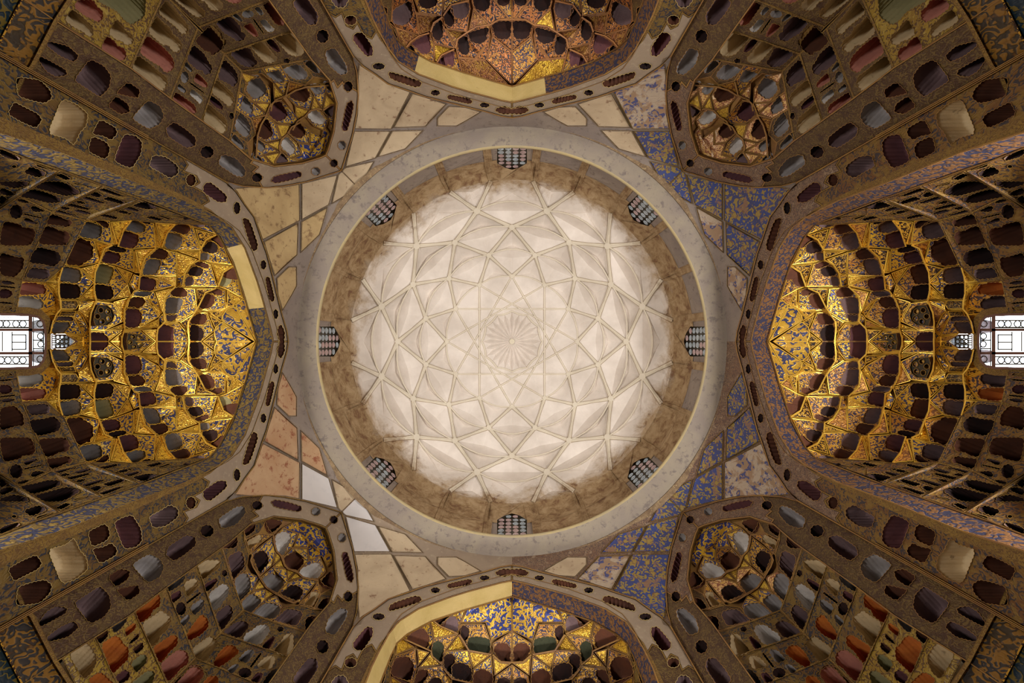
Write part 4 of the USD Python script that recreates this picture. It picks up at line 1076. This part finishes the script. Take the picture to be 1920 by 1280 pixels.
PEND = [  # symmetry, where it is, materials of kite, two, three, four, five, six, ground
    (I3, 'upper left, beside the left arch', 'beige pale pale beige beige beige grey', 'ochre-stained'),
    (SW_, 'upper left, beside the top arch', 'pale pale pale pale pale pale grey', 'cream'),
    (MX @ SW_, 'upper right, beside the top arch', 'faded blue blue pale pale pale grey', 'half-peeled cream and blue'),
    (MX, 'upper right, beside the right arch', 'blue blue bluegold blue faded faded grey', 'blue and gold painted'),
    (MX @ MY, 'lower right, beside the right arch', 'faded blue blue blue blue blue face', 'rust-worn blue'),
    (MX @ MY @ SW_, 'lower right, beside the bottom arch', 'blue blue blue faded pale blue face', 'blue and gold painted'),
    (MY @ SW_, 'lower left, beside the bottom arch', 'pale new new pale pale pale taupe', 'white-patched cream'),
    (MY, 'lower left, beside the left arch', 'rose new pale rose rose rose grey', 'white-patched rose-stained')]
PM = dict(beige='plaster_beige', pale='plaster_pale', faded='faded_painted', blue='blue_painted', bluegold='blue_painted', new='plaster_new', rose='plaster_rose', grey='plaster_grey', face='rust_face', taupe='plaster_taupe')
for M, where, ms, look in PEND:
    ms = ms.split(); c = M @ sheet(pieces['kite'].centroid.coords[:])[0]
    t = Thing('pendentive', f'{look} kite-panelled pendentive under the dome ring, {where}', 'pendentive', c)
    part(t, 'ground', moved(ground_geo, M), PM[ms[6]], smooth=60)
    for k, nm in enumerate(('kite', 'two', 'three', 'four', 'five', 'six')):
        p = part(t, 'plaster_panel', moved(pend_geo[nm][0], M), PM[ms[k]], smooth=60)
        part(t, 'ridge', moved(pend_geo[nm][1], M), 'gold_strip' if ms[k] in ('blue', 'bluegold', 'faded') else 'joint', parent=p)

# ------------------------------------------------------------------ the four main arches
def strip(q0, s0, q1, s1, t0, t1, n=40):
    """Band between two lines on two surfaces, from share t0 to t1 of their length."""
    def at(q, t):
        L = LineString(q); return np.array([L.interpolate(x, normalized=True).coords[0] for x in t])
    t = np.linspace(t0, t1, n); a, b = s0(at(q0, t)), s1(at(q1, t)); m = (a + b) / 2; V = np.vstack([a, m, b]); F = []
    for i in range(n - 1):
        for r in (0, 1): F += [(r * n + i, (r + 1) * n + i, (r + 1) * n + i + 1), (r * n + i, (r + 1) * n + i + 1, r * n + i + 1)]
    return V, np.array(F)[:, ::-1]
face_poly = np.vstack([OUT_W, TOP_W]); split = Polygon(ctr([(-60, 0), (352, 420), (430, 300), (430, -100), (-60, -100)]))
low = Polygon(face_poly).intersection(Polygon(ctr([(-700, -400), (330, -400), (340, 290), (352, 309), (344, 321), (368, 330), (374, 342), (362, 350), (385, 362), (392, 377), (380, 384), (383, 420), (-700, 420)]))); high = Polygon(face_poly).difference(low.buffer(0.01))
zero = lambda q: np.zeros(len(q))
face_items = parse(FACE_W, cW)
def face_layout(polys, items, surf, clip, depth, hdir):
    ex = [(t, False, np.array(max(clean(p), key=lambda g: g.area).exterior.coords)[:-1], zero) for t, p in polys]
    return Layout(items, surf, clip, depth, hdir, extra=ex, border=1.3, thick=0.03)
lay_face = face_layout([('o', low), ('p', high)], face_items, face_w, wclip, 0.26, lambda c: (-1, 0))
soff = [strip(OUT_W[::-1], face_w, IN_W[::-1], soffit_in, a, b) for a, b in ((0, 0.053), (0.053, 0.155), (0.155, 1))]
mould = [ribbon(OUT_W, 1.6, face_w, -0.02, 0.02), ribbon(IN_W, 1.6, soffit_in, -0.02, 0.02), ribbon(TOP_W, 1.5, face_w, -0.02, 0.02), ribbon((OUT_W + [0, 0]) * (1 - 0.028), 0.7, face_w, -0.008, 0.01)]
band_out = ctr([(-500, 5), (-45, 205), (0, 219), (16, 225), (87.5, 254), (161, 286), (244, 321), (297, 345), (350, 369), (395, 393), (412, 408)])
band = solid(Polygon(np.vstack([OUT_W[:8], band_out[::-1]])).buffer(0), face_w, -0.008, 0.012)
seam = [ribbon(TOP_W[11:] + np.array([[-0.5, o]]), 1.1, face_w, -0.035, 0.0) for o in (-2.5, 1.0, 4.5)]
MAIN = [('left', I3, dict(o='ochre_wall', p='plaster_taupe'), ['blue_gold_band', 'plaster_tan', 'blue_gold_band'], ['blue_gold_band', 'blue_gold_band', 'blue_gold_band'], 'gold-banded'),
        ('right', MX, dict(o='rust_wall', p='rust_face'), ['blue_rust_band'] * 3, ['blue_rust_band'] * 3, 'rust-brown'),
        ('top', SW_, dict(o='ochre_wall', p='plaster_taupe'), ['plaster_tan', 'plaster_tan', 'blue_rust_band'], ['plaster_tan', 'blue_rust_band', 'blue_rust_band'], 'grey'),
        ('bottom', SW_ @ MX, dict(o='brown_wall', p='plaster_taupe'), ['plaster_tan', 'plaster_tan', 'plaster_tan'], ['blue_rust_band'] * 3, 'tan and rust')]
for where, M, fm, s1, s2, look in MAIN:
    t = Thing('arch', f'{look} pointed main arch pierced with cut-out niches, {where} side of the dome', 'arch', M @ np.array([-4.08, 0, 5.6]))
    flip = where == 'bottom'
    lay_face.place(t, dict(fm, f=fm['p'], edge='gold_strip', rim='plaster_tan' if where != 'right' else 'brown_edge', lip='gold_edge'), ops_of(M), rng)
    for k, G in enumerate(ops_of(M)):
        for vf, m in zip(soff, (s1, s2)[k]): part(t, 'soffit', moved(vf, G), m)
        for vf in mould: part(t, 'moulding', moved(vf, G), 'gold_strip' if where in ('left',) else 'brown_edge')
        part(t, 'border_band', moved(band, G), 'gold_strip')
        for vf in seam: part(t, 'corner_moulding', moved(vf, G), 'brown_edge')

# ------------------------------------------------------------------ the four corner arches
dpoly = Polygon(np.vstack([RIM_D, TOP_D])).buffer(0)
DSPLIT = Polygon(ctr([(-700, -400), (470, -400), (478, 296), (470, 306), (484, 313), (474, 322), (492, 332), (486, 341), (497, 360), (440, 420), (-700, 420)]))
lay_diag = face_layout([('o', dpoly.intersection(DSPLIT)), ('p', dpoly.difference(DSPLIT.buffer(0.05)))],
                       parse(FACE_D, cW), face_d, dclip, 0.26, lambda c: (-r2, -r2))
dsoff = strip(RIM_D, face_d, RIM_D2, soffit_d, 0, 1); drim = [ribbon(RIM_D, 1.5, face_d, -0.02, 0.02), ribbon(RIM_D * 1.012, 0.9, soffit_d, -0.01, 0.02), ribbon(TOP_D, 1.4, face_d, -0.02, 0.02)]
CORNER = [('upper left', I3, dict(o='brown_wall', p='plaster_taupe'), 'brown_edge', 'dusty brown'), ('upper right', MX, dict(o='brown_wall', p='rust_face'), 'brown_edge', 'rust-speckled'),
          ('lower left', MY, dict(o='brown_wall', p='plaster_taupe'), 'gold_strip', 'grey-brown'), ('lower right', MX @ MY, dict(o='brown_wall', p='rust_face'), 'brown_edge', 'dark rust')]
for where, M, fm, em, look in CORNER:
    t = Thing('arch', f'{look} narrow corner arch pierced with cut-out niches, {where} corner', 'arch', M @ np.array([-3.2, -3.2, 5.6]))
    lay_diag.place(t, dict(fm, f=fm['o'], edge=em, rim=em, lip='gold_edge'), dops_of(M), rng)
    for G in dops_of(M):
        part(t, 'soffit', moved(dsoff, G), 'gold_strip')
        for vf in drim: part(t, 'moulding', moved(vf, G), em if where != 'lower left' else 'gold_strip')

# ------------------------------------------------------------------ vaults and walls of the side alcoves
alcove = Polygon(np.vstack([IN_W * 0.985, ctr([(482, 641), (-500, 641), (-500, 91)])])).buffer(0)
wind = Polygon(ctr([(-520, 560), (-70, 583), (84, 586), (110, 618), (152, 640), (152, 650), (-520, 650)]))
niche_d = Polygon(np.vstack([RIM_D2[1:], ctr([(612, 292), (-60, -380), (-200, 60), (100, 45)])])).buffer(0)
in_frame = Polygon(ctr([(-30, -30), (960, -30), (960, 641), (-30, 641)]))
rows = lambda text, conv: unary_union([Polygon(p).buffer(0.2) for t, _, p in parse(text, conv) if t in 'oq'])
reg_w = alcove.difference(rows(GRID_W, cW)).difference(wind).intersection(in_frame)
crown = lambda text, conv, lim: niche_d.difference(rows(text, conv)).intersection(Polygon(ctr(lim)))
reg_nw = crown(GRID_NW, cW, [(431, 263), (455, 134), (640, 100), (640, 340), (470, 330)])
reg_sw = crown(GRID_SW, cSW, [(414, 262), (436, 190), (458, 138), (640, 100), (640, 340), (470, 330)])
def hw(c): v = np.array([-1.0, c[1] / 520.0]); return v / np.linalg.norm(v)
lay_vw = Layout(parse(VAULT_W, cW), vault_w, wclip, 0.30, hw, lipd=0.16, grow=1.3, region=reg_w)
lay_gw = Layout(parse(GRID_W, cW), vault_w, wclip, 0.40, hw, border=1.3)
lay_vn = Layout(parse(VAULT_N, cN, fixN), vault_w, wclip, 0.32, hw, lipd=0.16, grow=1.0)
lay_vs = Layout(parse(VAULT_S, cS), vault_w, wclip, 0.32, hw, lipd=0.16, grow=1.0)
hd = lambda c: (-r2, -r2)
lay_gnw = Layout(parse(GRID_NW, cW), vault_d, dclip, 0.52, hd, border=2.0, mir=lambda q: q[:, ::-1])
lay_vnw = Layout(parse(VAULT_NW, cW), vault_d, dclip, 0.26, hd, lipd=0.10, mir=lambda q: q[:, ::-1], region=reg_nw)
lay_gsw = Layout(parse(GRID_SW, cSW), vault_d, dclip, 0.52, hd, border=2.0, mir=lambda q: q[:, ::-1])
lay_vsw = Layout(parse(VAULT_SW, cSW), vault_d, dclip, 0.26, hd, lipd=0.10, mir=lambda q: q[:, ::-1], region=reg_sw)
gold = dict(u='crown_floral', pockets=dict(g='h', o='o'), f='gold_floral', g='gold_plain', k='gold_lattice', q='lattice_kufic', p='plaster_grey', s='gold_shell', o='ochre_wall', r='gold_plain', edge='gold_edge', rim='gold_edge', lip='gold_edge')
east = dict(gold, pockets=dict(g='p', l='p', o='b', k='c'), f=['rust_floral', 'gold_floral', 'rust_floral'], g=['rust_plain', 'gold_lattice', 'gold_plain'], s='gold_shell', edge='gold_edge', rim='brown_edge', r='rust_plain')
north = dict(gold, pockets=dict(l='p', g='p'), f=['copper_floral', 'copper_floral', 'rust_floral'], g=['copper_plain', 'copper_plain', 'gold_plain'], edge='copper_edge', rim='copper_edge', lip='copper_edge', r=['gold_plain', 'copper_floral', 'copper_plain'], o='brown_wall')
south = dict(gold, pockets=dict(o='e', g='h'), f=['gold_floral', 'rust_floral', 'gold_floral'], edge='brown_edge', rim='brown_edge', lip='brown_edge')
nw = dict(gold, pockets={}, f='matte_floral', g='matte_gold', edge='brown_edge', rim='brown_edge', lip='brown_edge', r='rust_plain')
ne = dict(gold, pockets={}, u='peach_floral', f=['peach_floral', 'peach_floral', 'rust_floral'], g=['peach_floral', 'matte_gold'], r='rust_plain', edge='brown_edge', rim='brown_edge', lip='brown_edge', o='brown_wall')
sw = dict(gold, pockets={}, f='matte_floral', g='matte_gold', edge='brown_edge', rim='brown_edge', lip='brown_edge', r='rust_floral')
se = dict(sw, f=['matte_floral', 'rust_floral', 'peach_floral'], o='brown_wall')
def masonry(t, surf, region, ops, d=0.66, hole=None, step=26.0):
    p = region if hole is None else region.difference(hole)
    g = dome_patch(p.buffer(0), surf, 0, 1, step=step, base=d)
    for G in ops: part(t, 'masonry', moved(g, G), 'backing')
alcove = Polygon(np.vstack([IN_W * 0.985, ctr([(482, 641), (-500, 641), (-500, 91)])])).buffer(0)
wind = Polygon(ctr([(-520, 560), (-70, 583), (84, 586), (110, 618), (152, 640), (152, 650), (-520, 650)]))
SIDEV = [('left', I3, lay_vw, gold, 'golden stalactite half-dome of blue-scrolled cells in five tiers, over the left window'), ('right', MX, lay_vw, east, 'rust and gold stalactite half-dome of scrolled cells in five tiers, over the right window'),
         ('top', SW_, lay_vn, north, 'copper-red stalactite half-dome with star-shaped tiers, in the top arch'), ('bottom', SW_ @ MX, lay_vs, south, 'gold stalactite half-dome with a blue flowered crown, in the bottom arch')]
ring5 = lambda c, r, n: [Point(c[0] + r * math.cos(a), c[1] + r * math.sin(a)) for a in np.arange(n) / n * 2 * np.pi + 0.5]
def medallion(t, outline, ops, surf, cfun, full=False):
    """Arched grille of five ring-bound openings set in a cell of the vault."""
    g = Polygon(outline).buffer(0); c = np.array(g.centroid.coords[0]); s = math.sqrt(g.area / math.pi)
    rings = [Point(*c).buffer(0.01)] * 0 + [p for p in ring5(c, s * 0.56, 5)]
    holes = unary_union([p.buffer(s * 0.26) for p in rings]); plate = g.buffer(-1.2).difference(holes)
    frame = g.difference(g.buffer(-1.3, join_style=2)); bead = unary_union([p.buffer(s * 0.29).difference(p.buffer(s * 0.21)) for p in rings])
    for k, G in enumerate(ops):
        if full and k: continue
        p = part(t, 'grille', moved(solid(plate, surf, 0.05, 0.065), G), 'iron')
        part(t, 'edging', moved(solid(frame, surf, 0.02, 0.09), G), 'gold_strip', parent=p)
        part(t, 'grille_ring', moved(solid(bead, surf, 0.04, 0.07), G), 'gold_strip', parent=p, kind='stuff')
        part(t, 'niche', moved(pocket(g.buffer(-0.5), surf, lambda q: np.full(len(q), 0.07), hw(c), 0.14), G), 'pocket_plum', smooth=50)
for where, M, lay, pal, lab in SIDEV:
    t = Thing('stalactite_vault', lab, 'vault', M @ np.array([-4.9, 0, 5.2]))
    lay.place(t, pal, ops_of(M), rng)
    masonry(t, vault_w, alcove, ops_of(M), hole=wind if where in ('left', 'right') else None)
    if where in ('left', 'right'):
        m1 = [p for tt, _, p in parse(VAULT_W, cW) if tt == 'v'][0]
        medallion(t, m1, ops_of(M), vault_w, None)
        medallion(t, ctr([(239, 624), (262, 626), (275, 638), (275, 642), (262, 654), (239, 656), (237, 640)]), ops_of(M), vault_w, None, full=True)
for where, M in (('left', I3), ('right', MX)):
    t = Thing('niche_wall', f'ochre alcove wall of vase-shaped cut-outs, around the big window on the {where} side', 'wall panel', M @ np.array([-5.2, 0, 4.4]))
    lay_gw.place(t, dict(gold, o='ochre_wall' if where == 'left' else 'rust_wall', edge='gold_strip', rim='gold_strip'), ops_of(M), rng)
niche_d = Polygon(np.vstack([RIM_D2[1:], ctr([(612, 292), (-60, -380), (-200, 60), (100, 45)])])).buffer(0)
CV = [('upper left', I3, lay_gnw, lay_vnw, nw, 'small gold and blue stalactite crown over grey niches'), ('upper right', MX, lay_gnw, lay_vnw, ne, 'small peach and gold stalactite crown over grey niches'),
      ('lower left', MY, lay_gsw, lay_vsw, sw, 'bright gold stalactite crown with blue scrolls'), ('lower right', MX @ MY, lay_gsw, lay_vsw, se, 'gold and rust stalactite crown with dark niches')]
for where, M, lg, lv, pal, lab in CV:
    t = Thing('stalactite_vault', f'{lab}, in the {where} corner arch', 'vault', M @ np.array([-3.5, -3.5, 6.0]))
    lv.place(t, pal, dops_of(M), rng)
    t = Thing('niche_wall', f'corner wall of deep vase and bottle niches in slanting rows, {where} corner', 'wall panel', M @ np.array([-3.6, -3.6, 4.4]))
    lg.place(t, dict(pal, q='ochre_gold', o='brown_wall' if where.startswith('upper') else 'ochre_wall', edge='gold_strip', rim='gold_strip'), dops_of(M), rng)
    masonry(t, vault_d, niche_d.intersection(dclip.buffer(1)), dops_of(M))

# ------------------------------------------------------------------ friezes at the picture's corners, under the corner arches
fz = Plane(-r2, -r2, C_DIAG)
half = ctr([(-60, 300), (0, 245), (18, 200), (42, 146), (60, 125), (104, 40), (150, -30), (206, -114)]); cornice = np.vstack([half, half[-2::-1, ::-1]])
frieze, tiles = np.vstack([cornice, cornice[::-1] * 1.072]), np.vstack([cornice * 1.072, cornice[::-1] * 1.6])
for where, M, *_ in CORNER:
    t = Thing('frieze', f'dark gold flowered frieze over blue tiles at the extreme {where} corner of the picture', 'frieze', M @ np.array([-3.2, -3.2, 3.4]))
    part(t, 'frieze_band', moved(solid(Polygon(frieze).buffer(0), fz, -0.01, 0.05), M), 'frieze_gold')
    part(t, 'tile_panel', moved(solid(Polygon(tiles).buffer(0), fz, -0.03, 0.05), M), 'tile_blue')
    part(t, 'bead_moulding', moved(ribbon(tiles[:len(cornice)], 2.6, fz, -0.05, 0.0), M), 'gold_lattice')
    part(t, 'cornice', moved(ribbon(cornice, 5.5, fz, -0.04, 0.0), M), 'gold_strip')

# ------------------------------------------------------------------ big windows at the ends of the left and right alcoves
CW = 5.36; wplane = Plane(-1, 0, CW)
sash = Polygon(ctr([(-480, 563), (-70, 583), (0, 586.5), (53, 588), (73, 592), (83, 602), (87, 618), (88, 640), (87, 662), (83, 678), (73, 688), (53, 692), (0, 693), (-70, 697), (-480, 717)]))
def rect(x0, y0, x1, y1): return Polygon(ctr([(x0, y0), (x1, y0), (x1, y1), (x0, y1)]))
bars = [rect(53.5, 587, 60.5, 693), rect(-110, 575, -102, 705), rect(-300, 562, -288, 718), rect(-470, 616, 86, 620.5), rect(-470, 659.5, 86, 664)]
discs = [(75, 607, 5.6), (76, 630, 5.4), (76.5, 645, 5.4), (75, 673, 5.6), (43, 607, 6), (30, 607, 6), (12, 607, 6), (0, 607, 6), (-14, 607, 6), (43, 675, 6), (30, 675, 6), (15, 675, 6), (2, 675, 6), (-12, 675, 6)]
for k, (where, M) in enumerate((('left', I3), ('right', MX))):
    w = Thing(f'window_{9 + 2 * k}', f'large bright lattice window with round panes at the {where} edge of the picture', 'window', M @ np.array([-CW, 0, 4.3]), kind='structure')
    part(w, 'frame', moved(solid(sash.difference(sash.buffer(-4.4, join_style=2)), wplane, -0.05, 0.10), M), 'timber_frame')
    part(w, 'surround', moved(solid(sash.buffer(12, join_style=2).difference(sash.buffer(-0.5)).intersection(Polygon(ctr([(-520, 400), (95, 400), (95, 900), (-520, 900)]))), wplane, 0.09, 0.16), M), 'gold_strip')
    for b in bars: part(w, 'mullion', moved(solid(b.intersection(sash), wplane, -0.03, 0.05), M), 'timber_frame')
    inner_ = sash.buffer(-4.2, join_style=2).difference(unary_union(bars))
    for g in clean(inner_): part(w, 'pane', moved(solid(g, wplane, 0.01, 0.016), M), 'glass_clear')
    for x, y, r in discs:
        p = Point(x - 960, y - 640); part(w, 'lattice_ring', moved(solid(p.buffer(r + 1.1).difference(p.buffer(r - 0.7)).intersection(sash), wplane, -0.01, 0.03), M), 'iron')
    for g in [rect(-470, 600, 54, 601), rect(-470, 613.4, 54, 614.4), rect(22, 627, 48, 628), rect(48, 627, 49.2, 655), rect(22, 641, 48, 642), rect(22, 654, 49, 655), rect(62, 588, 62.8, 692), rect(81, 620, 82, 660), rect(-470, 668, 54, 668.8), rect(-470, 682, 54, 683), rect(62, 637, 81, 638), rect(62, 653, 81, 654), rect(22, 622, 23, 658), rect(4, 622, 5, 658)]:
        part(w, 'glazing_bar', moved(solid(g.buffer(0.6, join_style=2).intersection(sash), wplane, -0.006, 0.02), M), 'iron')
    beads = [Point(x - 960, y - 640).buffer(0.8, 1) for x in np.arange(-60, 54, 2.6) for y in (594.2, 597.0, 686.0)] + [Point(x - 960, y - 640).buffer(0.8, 1) for y in np.arange(622, 658, 2.4) for x in (79.0, 81.6)]
    part(w, 'bead_lattice', moved(join([solid(b, wplane, 0.0, 0.02) for b in beads]), M), 'iron', kind='stuff')
    s = Thing(f'window_{10 + 2 * k}', f'small pointed lattice window just inside the big window on the {where}', 'window', M @ np.array([-5.2, 0, 5.0]), kind='structure')
    so = Polygon(ctr([(97, 626.5), (123, 627), (136, 634.5), (146, 640), (136, 645.5), (123, 653), (97, 653.5)]))
    env = lambda q, d: vault_w(q, d)
    part(s, 'frame', moved(solid(so.buffer(0.4).difference(so.buffer(-1.3, join_style=2)), env, 0.02, 0.14), M), 'timber_frame')
    cs = [Point(x - 960, y - 640) for x in (108.5, 116.5, 124.5) for y in (632.0, 640.0, 648.0)]
    lat = unary_union([c.buffer(4.4).difference(c.buffer(3.1)) for c in cs] + [rect(103.5, 627, 104.5, 653), rect(128.5, 627, 129.5, 653), rect(97, 630, 104, 631), rect(97, 634, 104, 635), rect(97, 638, 104, 639), rect(97, 642, 104, 643), rect(97, 646, 104, 647), rect(104, 628, 124, 629), rect(104, 651, 124, 652)]).buffer(0.35).intersection(so)
    part(s, 'lattice', moved(solid(lat, env, 0.06, 0.08), M), 'iron')
    part(s, 'pane', moved(solid(so.buffer(-1.0), env, 0.075, 0.08), M), 'glass_clear')
